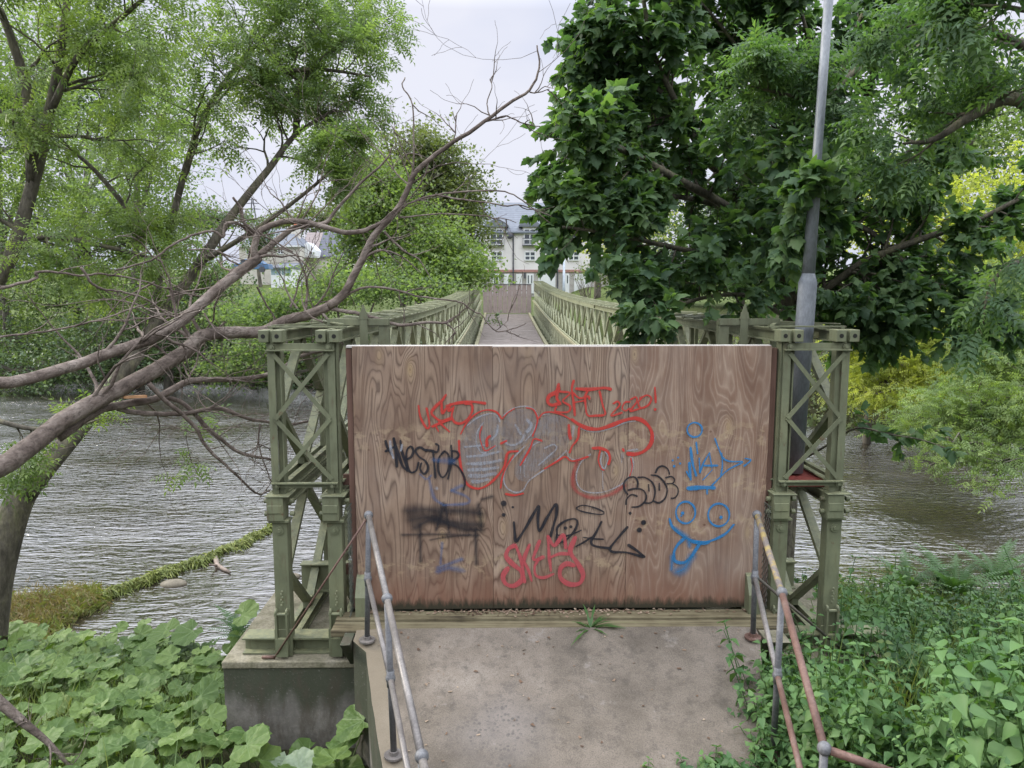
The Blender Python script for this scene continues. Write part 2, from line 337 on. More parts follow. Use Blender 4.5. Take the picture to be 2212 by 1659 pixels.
def plywood(name, seed, redness=0., lined=1., rows=((1.42, .05), (.30, .045))):
    m, t, o = newmat(name); k = NT(t); v = k.coord(loc=(seed*3.7, 0, seed*1.9)); v0 = k.coord()
    s = k.sep(v)
    base = k.comb(k.math('MULTIPLY', s[0], 4.2), seed*2.3, k.math('MULTIPLY', s[2], .50))
    f = k.noise(base, 1.0, 2.2, .42, .25)
    kv = k.comb(k.math('MULTIPLY', s[0], 3.6), seed*5.1, k.math('MULTIPLY', s[2], 1.45))
    kd = k.vor(kv, 1.0, 'F1', .85)
    kn = k.math('POWER', 2.718, k.math('MULTIPLY', kd, -6.5))
    h = k.math('ADD', f, k.math('MULTIPLY', kn, .26))
    h = k.math('ADD', h, k.math('MULTIPLY', k.noise(k.comb(k.math('MULTIPLY', s[0], 14), 0, k.math('MULTIPLY', s[2], 4)), 1, 3), .022))
    saw = k.math('FRACT', k.math('MULTIPLY', h, 27.0))
    lines = k.ramp(saw, [(0, .0), (.10, .55), (.25, .95), (.6, 1), (.82, .6), (.94, .1), (1, .0)])
    var = k.noise(k.comb(k.math('MULTIPLY', s[0], 2.4), seed, k.math('MULTIPLY', s[2], 1.1)), 1.4, 4, .6)
    lo = (.165, .098, .07); hi = (.315, .225, .178)
    c = k.ramp(var, [(.3, (.225,.150,.104)), (.5, (.325,.230,.163)), (.72, (.41,.31,.23))])
    if redness: c = k.mix(redness*.5, c, (.27,.15,.105))
    if redness:   # this sheet has weathered the other way round: pale ridges on a darker red-brown face
        ridge = k.mix(k.ramp(var, [(.35, .25), (.65, .75)]), c, (.44,.335,.255)); c = k.mix(.55, c, (.205,.115,.078))
        c = k.mix(k.ramp(var, [(.4, .0), (.6, .5)]), c, (.33,.24,.18))
    else: ridge = k.mix(k.ramp(var, [(.35, .6), (.65, .9)]), c, (.095,.060,.044))
    c = k.mix(lines, ridge, c)
    plate = k.math('FRACT', k.math('MULTIPLY', h, 5.25))
    c = k.mix(k.ramp(plate, [(0, .5), (.25, .1), (.6, 0), (1, .45)]), c, (.13,.072,.05))
    c = k.mix(k.ramp(kd, [(.035, .85), (.10, .25), (.2, 0)]), c, (.38,.27,.15))
    c = k.mix(k.ramp(kd, [(0, .9), (.022, .6), (.032, 0)]), c, (.10,.05,.035))
    zz0 = k.math('ADD', k.sep(v0)[2], k.math('MULTIPLY', k.math('SUBTRACT', k.noise(k.comb(k.math('MULTIPLY', s[0], 3), 0, 0), 1, 2), .5), .10))
    for zr_, wd_ in rows:
        dd = k.math('ABSOLUTE', k.math('SUBTRACT', zz0, zr_-.0)); mk = k.ramp(k.math('DIVIDE', dd, wd_*3), [(.0, 1), (.34, .8), (1, 0)])
        kk = k.ramp(k.noise(k.comb(k.math('MULTIPLY', s[0], 11), seed, k.math('MULTIPLY', s[2], 16)), 1, 3, .6), [(.50, 0), (.60, 1)])
        c = k.mix(k.math('MULTIPLY', k.math('MULTIPLY', mk, kk), .55), c, (.42,.32,.20))
        k2 = k.ramp(k.vor(k.comb(k.math('MULTIPLY', s[0], 9), seed, k.math('MULTIPLY', s[2], 11)), 1, 'F1', 1), [(.06, 1), (.13, 0)])
        c = k.mix(k.math('MULTIPLY', k.math('MULTIPLY', mk, k2), .8), c, (.10,.05,.033))
    fib = k.noise(k.comb(k.math('MULTIPLY', s[0], 260), 0, k.math('MULTIPLY', s[2], 9)), 1, 3, .7)
    c = k.mix(k.ramp(fib, [(.3, .28), (.6, 0)]), c, (.08,.05,.04))
    grey = k.noise(v0, 1.1, 4, .6)
    c = k.mix(k.ramp(grey, [(.48, 0), (.75, .3)]), c, (.29,.25,.22))
    z = k.math('ADD', k.sep(v0)[2], .07); zz = k.math('ADD', k.math('ADD', z, .3), k.math('MULTIPLY', k.noise(k.comb(k.math('MULTIPLY', s[0], 5), 0, k.math('MULTIPLY', s[2], .8)), 2, 4), -.4))
    c = k.mix(k.ramp(zz, [(.05, .85), (.25, .5), (.5, 0)]), c, (.195,.088,.055))
    zf = k.math('ADD', k.math('ADD', z, .075), k.math('MULTIPLY', k.noise(k.comb(k.math('MULTIPLY', s[0], 9), 0, k.math('MULTIPLY', s[2], 2)), 2, 5, .7), -.2))
    c = k.mix(k.ramp(zf, [(.0, .93), (.03, .6), (.07, 0)]), c, (.028,.03,.018))
    b = k.bsdf(c, .75, k.bump(k.math('ADD', lines, k.math('MULTIPLY', fib, .4)), .3, .004), 0, .25); k.l(b.outputs[0], o.inputs[0]); return m

def timber(name, stops, along='x', rough=.85, lw=30):
    m, t, o = newmat(name); k = NT(t); sc_ = (1.2, lw, lw) if along == 'x' else ((lw, 1.2, lw) if along == 'y' else (lw, lw, 1.2))
    v = k.coord(sc_); v2 = k.coord()
    n = k.noise(v, 1, 5, .65); n2 = k.noise(v2, 3.5, 5, .6)
    c = k.ramp(k.math('ADD', k.math('MULTIPLY', n, .6), k.math('MULTIPLY', n2, .4)), stops)
    b = k.bsdf(c, rough, k.bump(n, .4, .006), 0, .25); k.l(b.outputs[0], o.inputs[0]); return m
MOSSY = None
DECK = timber('grey_deck_boards', [(.32, (.12,.098,.088)), (.5, (.26,.222,.20)), (.7, (.37,.33,.305))])
SILL = timber('mossy_sill_planks', [(.36, (.04,.032,.02)), (.46, (.115,.095,.055)), (.58, (.19,.165,.10)), (.7, (.15,.155,.07))])
KERBW = timber('kerb_timber', [(.3, (.17,.16,.095)), (.7, (.33,.31,.2))], 'y')
POSTW = timber('brown_stud', [(.3, (.10,.055,.04)), (.7, (.22,.13,.10))], 'z')
GATEW = timber('grey_gate_boards', [(.3, (.17,.135,.12)), (.5, (.29,.235,.215)), (.7, (.36,.30,.28))], 'z')
PALEW = timber('pale_cut_edge', [(.3, (.45,.42,.38)), (.7, (.7,.67,.62))])

# ------------------------------------------------------------------ ground and water
WZ = -2.5
def sstep(a, b, x):
    t = np.clip((x-a)/(b-a), 0, 1); return t*t*(3-2*t)
def near_shore(x): return 10.6+1.6*sstep(1, 6, x)+.5*np.sin(x*.7)-1.2*np.exp(-((x-.4)/1.6)**2)
def far_shore(x):
    return 42+0*x-15*sstep(5.5, 9, x)+2.0*np.sin(x*.21)
def hgt(x, y):
    x = np.asarray(x, float); y = np.asarray(y, float)
    side = sstep(-.5, 1.6, x)
    yn = near_shore(x); yf = far_shore(x)
    # near bank: control heights
    lz = np.interp(y, [-40, -3, 0, 3, 5, 7, 9], [2.5, 1.4, .9, -.4, -1.05, -1.45, -2.0])
    rz = np.interp(y, [-40, -3, 0, 3, 5, 7, 9], [2.5, 1.4, 1.0, .1, -.62, -1.15, -1.7])
    nb = lz*(1-side)+rz*side
    t = sstep(-2.5, .6, y-yn); nb = nb*(1-t)+(-3.4)*t
    fb = np.interp(y-yf, [-3, .3, 1.5, 8, 35, 60, 160, 500], [-3.4, -2.4, -1.1, .9, 2.5, 4.2, 9, 16])
    fade = sstep(-1, 1, y-(yn+yf)/2)
    z = nb*(1-fade)+fb*fade
    cut = (y > 1.8) & (y < 6.0) & (x > -1.25) & (x < 2.0)
    z = np.where(cut, np.minimum(z, -.113-.262*(5.62-y)-.45), z)
    return z+.06*np.sin(x*2.1+y*1.3)*np.cos(y*1.7-x)*(np.abs(y) < 60)
xs = np.concatenate([np.linspace(-600,-60,19), np.linspace(-56,-14,24), np.linspace(-13,14,91), np.linspace(16,60,24), np.linspace(70,600,19)])
ys = np.concatenate([np.linspace(-60,-4,12), np.linspace(-3,16,72), np.linspace(17,60,60), np.linspace(64,140,24), np.linspace(160,900,20)])
X, Y = np.meshgrid(xs, ys); Z = hgt(X, Y); nx, ny = len(xs), len(ys)
me = bpy.data.meshes.new('ground')
me.from_pydata(np.stack([X.ravel(), Y.ravel(), Z.ravel()], 1).tolist(), [], [(j*nx+i, j*nx+i+1, (j+1)*nx+i+1, (j+1)*nx+i) for j in range(ny-1) for i in range(nx-1)])
def ground_mat():
    m, t, o = newmat('riverbank_ground'); k = NT(t); v = k.coord()
    n = k.noise(v, 2.2, 6, .65); n2 = k.noise(v, 18, 5, .7)
    c = k.ramp(n, [(.3, (.022,.02,.013)), (.5, (.045,.045,.022)), (.7, (.06,.085,.03))])
    y = k.sep(v)[1]
    far = k.ramp(k.math('DIVIDE', y, 100), [(.44, 0), (.50, 1)])
    c = k.mix(far, c, k.ramp(n2, [(.3, (.06,.085,.025)), (.7, (.12,.15,.05))]))
    b = k.bsdf(c, .95, k.bump(n2, .9, .05), 0, .1); k.l(b.outputs[0], o.inputs[0]); return m
tag(link('ground', me, ground_mat(), smooth=True), None, None, kind='structure')
def water_mat():
    m, t, o = newmat('river_water'); k = NT(t)
    v = k.coord((.36, 1.15, 1), rot=(0,0,R(10)))
    n1 = k.noise(v, 5.2, 3, .55, .5); n2 = k.noise(v, 14, 2, .5, .3); n3 = k.noise(v, .5, 2)
    amp = k.math('MULTIPLY', k.ramp(n3, [(.3, .4), (.7, 1)]), k.ramp(k.math('ADD', k.math('DIVIDE', k.sep(k.coord())[1], 40), k.math('MULTIPLY', k.math('SUBTRACT', k.noise(k.coord(), .5, 3), .5), .08)), [(.31, .35), (.38, 1)]))
    h = k.math('MULTIPLY', k.math('ADD', k.math('MULTIPLY', n1, 1.0), k.math('MULTIPLY', n2, .30)), amp)
    c = k.ramp(k.noise(k.coord(), .8, 4), [(.3, (.022,.019,.014)), (.7, (.045,.037,.027))])
    x = k.bsdf(c, .07, k.bump(h, 1.0, .125), 0, .9); x.inputs['IOR'].default_value = 2.05
    k.l(x.outputs[0], o.inputs[0]); return m
wm = MB(); wm.v = [(-250, 4, WZ), (250, 4, WZ), (250, 75, WZ), (-250, 75, WZ)]; wm.f = [(0,1,2,3)]
tag(wm.build('river_water', water_mat()), None, None, kind='structure')

# ------------------------------------------------------------------ the steel panel bridge
BX = .49; Y0 = 6.12; YE = 53.0
TX = [BX-2.35, BX-1.89, BX+1.89, BX+2.35]
def dz(y):
    s = max(0, y-Y0); z = -.0069*s+.000721*s*s
    if s > 40: z -= .0016*(s-40)**2*1.2
    return z
BAY = 1.524; NB = int((YE-Y0)/BAY)
ZT0, ZT1 = .96, 2.33      # upper tier bottom / top
ZL0, ZL1 = -.45, .945
bridge = thing('steel_bridge', 'green lattice steel panel footbridge crossing the river behind the plywood hoarding', 'bridge', (BX, Y0, -.35))
def P3(x, y, z): return Vector((x, y, z+dz(y)))
far_names = ['left outer', 'left inner', 'right inner', 'right outer']
for ti, xt in enumerate(TX):
    for tier, (zb, zt) in enumerate(((ZL0, ZL1), (ZT0, ZT1))):
        tr = MB(); ch = MB(); ch2 = MB()
        ystart = Y0
        ends = 3.05
        for i in range(NB):
            ya = Y0+i*BAY; yb = ya+BAY; ym = (ya+yb)/2; zm = (zb+zt)/2
            for sx in (-1, 1):
                for zc in (zb+.05, zt-.05):
                    # channels, back to back with a gap
                    p = P3(xt+sx*.052, ya, zc); q = P3(xt+sx*.052, yb, zc)
                    cc = ch if zc < zm else ch2
                    if i < 8: cc.channel(p, q, .05, .1, side=-sx)
                    else: cc.bar(p, q, .05, .1)
            wv = .07
            if i > 0: tr.bar(P3(xt, ya, zb+.1), P3(xt, ya, zt-.1), .045, wv, (0,1,0))
            for (a, b) in (((ya, zm), (ym, zt-.1)), ((ym, zt-.1), (yb, zm)), ((yb, zm), (ym, zb+.1)), ((ym, zb+.1), (ya, zm))):
                if i == 0 and a[0] == ya: a = (ya+.04, a[1])
                if i == 0 and b[0] == ya: b = (ya+.04, b[1])
                dx = .004 if a[1] < b[1] else -.004
                p = P3(xt+dx, *a); q = P3(xt+dx, *b)
                if i < 6: tr.channel(p, q, .045, .075, side=1 if xt < BX else -1, t=.008, up=(1,0,0)) if False else tr.bar(p, q, .045, .075, (1,0,0)) if False else tr.bar(p, q, .045, .078, (1,0,0))
                else: tr.bar(p, q, .05, .04, (1,0,0))
            if i < 8:   # gusset plates
                tr.box(xt-.028, xt+.028, ym-.11, ym+.11, zt+dz(ym)-.19, zt+dz(ym)-.1)
                tr.box(xt-.028, xt+.028, ym-.11, ym+.11, zb+dz(ym)+.1, zb+dz(ym)+.17)
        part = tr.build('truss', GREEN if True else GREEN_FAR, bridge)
        for c_ in (ch, ch2):   # batten plates tie the two channels together
            zc = (zb+.05) if c_ is ch else (zt-.05)
            for i in range(NB):
                y = Y0+i*BAY+.01; c_.box(xt-.053, xt+.053, y, y+.09, zc+dz(y)-.052, zc+dz(y)-.046)
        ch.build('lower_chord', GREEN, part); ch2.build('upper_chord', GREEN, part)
# lower end posts, upper end posts, end castings
def bolt(mb, x, y, z, r=.022, l=.03): mb.tube([(x, y, z), (x, y-l, z)], r, 8); mb.tube([(x, y-l, z), (x, y-l-.014, z)], r*.55, 6); return mb
for i, xt in enumerate(TX):
    lp = MB(); lp.box(xt-.062, xt+.062, Y0-.07, Y0-.055, -.46, .73); lp.box(xt-.062, xt-.05, Y0-.055, Y0+.05, -.46, .73); lp.box(xt+.05, xt+.062, Y0-.055, Y0+.05, -.46, .73)
    lp.box(xt-.075, xt+.075, Y0-.085, Y0-.07, -.462, -.22)
    lp.box(xt-.085, xt+.085, Y0-.10, Y0+.02, .722, .742)
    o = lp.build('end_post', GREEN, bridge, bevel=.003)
    b = MB(); b.tube([(xt, Y0-.07, .65), (xt, Y0-.082, .65)], .036, 14); b.tube([(xt, Y0-.0825, .65), (xt, Y0-.095, .65)], .016, 10); b.build('pin', GREEN, o)
    lt = MB()   # locking clevis at the foot of each post
    for sx in (-1, 1): lt.box(xt+sx*.045-.008, xt+sx*.045+.008, Y0-.135, Y0-.086, -.36, -.05); lt.ball((xt+sx*.045, Y0-.11, -.05), .03, 8, 6, (.5, 1, 1))
    lt.tube([(xt-.06, Y0-.115, -.07), (xt+.06, Y0-.115, -.07)], .014, 8); lt.box(xt-.05, xt+.05, Y0-.14, Y0-.1, -.44, -.28)
    for q in range(6): lt.ball((xt+.008*(q % 2), Y0-.1, .0+q*.024), .011, 6, 4, (1, .6, 1.3))
    lt.build('clevis', GREEN, o)
    cb = MB(); cb.box(xt-.088, xt+.05, Y0-.12, Y0+.04, .743, .945)
    cb.box(xt-.082, xt+.04, Y0-.128, Y0-.12, .81, .88)
    for z in (.79, .90):
        for sx in (-1, 1):
            cb.tube([(xt+sx*.088, Y0-.05, z), (xt+sx*.125, Y0-.05, z)], .022, 8)
    cb.box(xt-.10, xt+.105, Y0-.13, Y0+.10, .948, .96)
    cb.build('joint_block', GREEN, bridge, bevel=.006)
    up = MB(); sgn = 1
    up.box(xt-.055, xt-.043, Y0-.05, Y0+.04, .96, 2.23); up.box(xt-.043, xt+.0, Y0-.05, Y0-.038, .96, 2.23)
    up.box(xt+.004, xt+.045, Y0-.03, Y0-.018, .96, 2.23); up.box(xt+.045, xt+.057, Y0-.05, Y0+.04, .96, 2.23)
    up.build('upper_post', GREEN, bridge, bevel=.002)
    tb = MB(); tb.box(xt-.095, xt-.015, Y0-.13, Y0+.02, 2.235, 2.335); tb.box(xt+.015, xt+.095, Y0-.13, Y0+.02, 2.235, 2.335)
    tb.box(xt-.0145, xt+.0145, Y0-.09, Y0+.02, 2.22, 2.33)
    o = tb.build('chord_end', GREEN, bridge, bevel=.006)
    if i == 0: HOLE = simple('hole_black', [(0, (.01,.01,.008)), (1, (.015,.015,.01))], 3)
    for sx in (-1, 1): h = MB(); h.tube([(xt+sx*.055, Y0-.129, 2.285), (xt+sx*.055, Y0-.132, 2.285)], .018, 12); h.build('pin_hole', HOLE, o)
# bracing frames at the end of each tower
for s, (xa, xb) in enumerate(((TX[0], TX[1]), (TX[2], TX[3]))):
    f = MB(); y = Y0-.075
    f.box(xa-.045, xb+.045, y-.008, y+.008, 2.165, 2.225); f.box(xa-.045, xb+.045, y-.05, y-.008, 2.165, 2.175)
    f.box(xa-.045, xb+.045, y-.008, y+.008, 1.02, 1.065); f.box(xa-.045, xb+.045, y-.045, y-.008, 1.057, 1.067)
    f.box(xa-.045, xa+.015, y-.006, y+.006, 1.066, 2.164); f.box(xb-.015, xb+.045, y-.006, y+.006, 1.066, 2.164)
    xi0, xi1 = xa+.005, xb-.005
    for (z0, z1) in ((2.14, 1.60), (1.60, 1.09)):
        f.bar((xi0, y-.012, z0), (xi1, y-.012, z1), .035, .008, (0,1,0)); f.bar((xi0, y-.0205, z1), (xi1, y-.0205, z0), .035, .008, (0,1,0))
    o = f.build('bracing_frame', GREEN, bridge)
    for x in (xa, xb):
        for z in (2.195, 1.04): bm_ = MB(); bolt(bm_, x, y-.0105, z, .024, .018); bm_.build('bolt', GREEN, o)
# flat bracing frames on top of the twin trusses, one per bay
for (xa, xb) in ((TX[0], TX[1]), (TX[2], TX[3])):
    for i in range(NB):
        f = MB(); ya = Y0+.12+i*BAY; yb = ya+BAY-.10
        for x in (xa-.07, xb+.07): f.bar(P3(x, ya, ZT1+.008), P3(x, yb, ZT1+.008), .035, .012)
        for k_ in range(4):
            y = ya+(yb-ya)*(k_+.02)/3.04; f.bar(P3(xa-.1, y+.02, ZT1+.0205), P3(xb+.1, y+.02, ZT1+.0205), .05, .012)
        if i < 20: f.bar(P3(xa-.06, ya+.05, ZT1+.032), P3(xb+.06, yb-.05, ZT1+.032), .035, .01); f.bar(P3(xb+.06, ya+.05, ZT1+.0425), P3(xa-.06, yb-.05, ZT1+.0425), .035, .01)
        f.build('top_bracing_frame', GREEN, bridge)
# raker bar and pointed upright near the front on each side
for s in (-1, 1):
    f = MB(); xc = BX+s*1.89; xi = BX+s*1.50
    y = 6.75
    f.box(min(xc-s*-.16, xi), max(xc-s*-.16, xi), y-.05, y+.0, 2.335, 2.345); f.box(min(xc+s*.16, xi), max(xc+s*.16, xi), y-.06, y-.05, 2.345, 2.40); f.box(min(xc+s*.16, xi), max(xc+s*.16, xi), y-.05, y+.0, 2.392, 2.402)
    f.build('raker_bar', GREEN, bridge)
    g = MB(); g.box(min(xi, xi+s*.09), max(xi, xi+s*.09), y-.045, y+.04, -.1, 2.39); g.build('raker_post', GREEN, bridge)
    h = MB(); x = BX+s*1.72; h.box(x-.035, x+.035, y-.075, y-.062, 1.3, 2.46)
    n = len(h.v); h.v += [(x-.045, y-.078, 2.40), (x+.045, y-.078, 2.40), (x+.045, y-.064, 2.40), (x-.045, y-.064, 2.40), (x-.004, y-.078, 2.53), (x+.004, y-.078, 2.53), (x+.004, y-.064, 2.53), (x-.004, y-.064, 2.53)]
    for q in ((0,3,2,1),(4,5,6,7),(0,1,5,4),(1,2,6,5),(2,3,7,6),(3,0,4,7)): h.f.append(tuple(n+i for i in q))
    h.build('pointed_upright', GREEN, bridge)
# transoms, deck, kerbs
for i in range(0, 31):
    y = 7.2+i*BAY
    if y > YE-.5: break
    tm = MB(); d = dz(y)
    tm.box(TX[0]-.15, TX[3]+.15, y-.006, y+.006, -.33+d, -.07+d); tm.box(TX[0]-.15, TX[3]+.15, y-.06, y+.06, -.069+d, -.055+d); tm.box(TX[0]-.15, TX[3]+.15, y-.06, y+.06, -.345+d, -.331+d)
    tm.build('transom', GREEN, bridge)
dk = MB(); y = 6.32; 
while y < YE-.02:
    e = random.uniform(-.004, .004); z = dz(y+.07)
    dk.box(BX-1.62, BX+1.62, y, y+.142, -.052+z+e, -.002+z+e); y += .152
dk.build('deck', DECK, bridge)
kb = {-1: MB(), 1: MB()}
for i in range(31):
    ya = 6.35+i*1.5; yb = min(ya+1.49, YE)
    for s in (-1, 1): kb[s].bar(P3(BX+s*1.545, ya, .06), P3(BX+s*1.545, yb, .06), .14, .10)
for s in (-1, 1): kb[s].build('kerb', KERBW, bridge)
# safety mesh along the lower tier, both sides; real wires near the camera, wire-pattern sheet further out
mm, t_, o_ = newmat('mesh_sheet'); k = NT(t_); v = k.coord(); s3 = k.sep(v)
g1 = k.math('FRACT', k.math('MULTIPLY', k.math('ADD', s3[1], s3[2]), 18)); g2 = k.math('FRACT', k.math('MULTIPLY', k.math('SUBTRACT', s3[1], s3[2]), 18))
hit = k.math('MAXIMUM', k.math('LESS_THAN', g1, .24), k.math('LESS_THAN', g2, .24))
bs = k.bsdf((.24,.25,.17), .6); tr_ = k.n('ShaderNodeBsdfTransparent'); ms = k.n('ShaderNodeMixShader'); k.l(hit, ms.inputs[0]); k.l(tr_.outputs[0], ms.inputs[1]); k.l(bs.outputs[0], ms.inputs[2]); k.l(ms.outputs[0], o_.inputs[0])
for s in (-1, 1):
    x = BX+s*1.76
    wmh = MB(); h = .93; sp = .055
    for i in range(-16, 52):
        for dr in (1, -1):
            y0_ = 5.95+i*sp; za = -.07; zb = za+h
            ya, yb = (y0_, y0_+h) if dr == 1 else (y0_+h, y0_)
            # clip to y range
            a = Vector((x+dr*.002, ya, za)); b = Vector((x+dr*.002, yb, zb)); lo, hi = 5.95, 8.6
            def clipy(a, b):
                d = b-a; t0, t1 = 0, 1
                for (lim, sg) in ((lo, 1), (hi, -1)):
                    fa = (a.y-lim)*sg; fb = (b.y-lim)*sg
                    if fa < 0 and fb < 0: return None
                    if fa < 0: t0 = max(t0, fa/(fa-fb))
                    if fb < 0: t1 = min(t1, fa/(fa-fb))
                return (a+d*t0, a+d*t1) if t1 > t0 else None
            c = clipy(a, b)
            if c: wmh.tube(c, .0022, 4, False)
    for z in (-.07, .86): wmh.tube([(x, 5.95, z), (x, 8.6, z)], .005, 6)
    wmh.build('mesh_panel', WIRE, bridge)
    sh = MB(); n = 0; ysx = np.arange(8.65, YE-.3, 1.48)
    for j in range(len(ysx)-1):
        a, b = ysx[j], ysx[j+1]-.02; n = len(sh.v)
        sh.v += [tuple(P3(x, a, .02)), tuple(P3(x, b, .02)), tuple(P3(x, b, .95)), tuple(P3(x, a, .95))]; sh.f.append((n, n+1, n+2, n+3))
    sh.build('mesh_panel', mm, bridge)
    rl = MB()
    for i in range(30):
        ya = 6.3+i*1.52; rl.bar(P3(BX+s*1.775, ya, 1.0), P3(BX+s*1.775, ya+1.5, 1.0), .05, .06)
    rl.build('mid_rail', KERBW, bridge)
# bearing beam under the near end
bb = MB(); bb.box(BX-2.72, BX+2.90, 6.16, 6.175, -.448, -.335); bb.box(BX-2.72, BX+2.90, 6.08, 6.26, -.334, -.32); bb.box(BX-2.72, BX+2.90, 6.08, 6.26, -.463, -.449)
bb.build('bearing_beam', GREEN, bridge)
# small bracket plates at the foot of the hoarding
for s in (-1, 1):
    x = BX+s*1.72; g = MB(); g.v = [(x, 5.98, -.09), (x, 6.14, -.09), (x, 6.14, .26), (x, 6.06, .22), (x, 5.98, .08), (x-s*.10, 5.98, -.09), (x-s*.10, 6.14, -.09), (x-s*.10, 6.14, .26), (x-s*.10, 6.06, .22), (x-s*.10, 5.98, .08)]
    g.f = [(0,1,2,3,4), (9,8,7,6,5), (0,4,9,5), (4,3,8,9), (3,2,7,8), (2,1,6,7), (1,0,5,6)]
    g.build('corner_bracket', GREEN, bridge)

# ------------------------------------------------------------------ plywood hoarding with graffiti
YB = 6.10
hoard = thing('plywood_hoarding', 'weathered brown plywood hoarding covered in graffiti, closing off the bridge entrance', 'hoarding', (BX, YB+.05, 0))
xl = at(766, 1000, YB).x; xr = at(1657, 1000, YB).x
seams = [xl, at(1065, 1000, YB).x, at(1356, 1000, YB).x, xr]
ztop = at(1106, 748, YB).z; zbot = -.072
for i in range(3):
    s = MB(); dy = (.0, .003, -.003)[i]
    s.box(seams[i]+.0015, seams[i+1]-.0015, YB+dy, YB+.018+dy, zbot, ztop-(.006 if i == 1 else 0))
    s.build('plywood_sheet', plywood('plywood_%s' % 'abc'[i], i*3.3+1.2, (0, 0, .45)[i], 1, (((1.42, .05), (.30, .045)), ((1.42, .05), (.34, .05)), ((1.42, .06), (1.02, .04), (.66, .04)))[i]), hoard)
s = MB(); s.box(xl-.05, xr+.0, YB+.02, YB+.09, ztop-.012, ztop+.006); s.build('top_rail', PALEW, hoard)
for xx in (xl-.055, xr+.012, seams[1]-.03, seams[2]-.03):
    s = MB(); s.box(xx, xx+.045, YB+.03, YB+.10, -.08, ztop-.02); s.build('stud', POSTW, hoard)
for z in (1.0, .2):
    s = MB(); s.box(BX-1.84, BX+1.84, YB+.105, YB+.14, z, z+.09); s.build('cross_rail', POSTW, hoard)

def paint(name, c, alpha, soft, wear=.35):
    m, t, o = newmat(name); k = NT(t); a = k.n('ShaderNodeAttribute', attribute_name='edge'); v = k.coord()
    n = k.noise(k.comb(k.math('MULTIPLY', k.sep(v)[0], 60), 0, k.math('MULTIPLY', k.sep(v)[2], 18)), 1, 4, .7); n2 = k.noise(v, 5, 3)
    e = k.math('ADD', a.outputs['Fac'], k.math('MULTIPLY', k.math('SUBTRACT', n, .5), .25))
    f = k.ramp(e, [(max(0, 1-soft), 1), (1, 0)]) if soft < 1 else k.ramp(e, [(0, 1), (.5, .45), (1, 0)])
    f = k.math('MULTIPLY', f, k.ramp(n, [(.25, alpha*(1-wear)), (.6, alpha)]))
    f = k.math('MULTIPLY', f, k.ramp(n2, [(.3, 1-wear*.6), (.6, 1)]))
    cc = k.mix(k.ramp(n, [(.35, .35), (.6, 0)]), c, tuple(x*.5+.06 for x in c))
    b = k.bsdf(cc, .55, None, 0, .3); tr = k.n('ShaderNodeBsdfTransparent'); ms = k.n('ShaderNodeMixShader')
    k.l(f, ms.inputs[0]); k.l(tr.outputs[0], ms.inputs[1]); k.l(b.outputs[0], ms.inputs[2]); k.l(ms.outputs[0], o.inputs[0]); return m
RED = paint('red_spray', (.50, .042, .03), .96, .25, .12); BLK = paint('black_spray', (.011, .011, .017), .97, .3, .12)
PINK = paint('pink_spray', (.46, .075, .085), .88, .3, .15); BLU = paint('blue_spray', (.02, .19, .43), .93, .4, .15)
SIL = paint('silver_spray', (.38, .39, .43), .72, .5, .75); SILF = paint('silver_fill', (.28, .27, .28), .5, .05, 1.3)
BSOFT = paint('black_mist', (.014, .014, .02), .75, 1.0, .2); BLSOFT = paint('blue_mist', (.05, .12, .28), .5, .9, .3)
REDS = paint('red_mist', (.42, .05, .045), .6, .9, .3); BLUS = paint('blue_soft', (.03, .2, .42), .7, 1.0, .15)
def catmull(p, step=.012):
    p = [Vector((a, 0, b)) for a, b in p]
    if len(p) == 2: q = [p[0], p[1]]; n = max(2, int((p[1]-p[0]).length/step)); return [p[0].lerp(p[1], i/n) for i in range(n+1)]
    closed = (p[0]-p[-1]).length < .004; o = []
    for i in range(len(p)-1):
        p0 = p[i-1] if i > 0 else (p[-2] if closed else p[0]*2-p[1]); p3 = p[i+2] if i+2 < len(p) else (p[1] if closed else p[-1]*2-p[-2])
        n = max(2, int((p[i+1]-p[i]).length/step))
        for j in range(n):
            t = j/n; o.append(.5*((2*p[i])+(-p0+p[i+1])*t+(2*p0-5*p[i]+4*p[i+1]-p3)*t*t+(-p0+3*p[i]-3*p[i+1]+p3)*t**3))
    o.append(p[-1]); return o
_gy = [0]
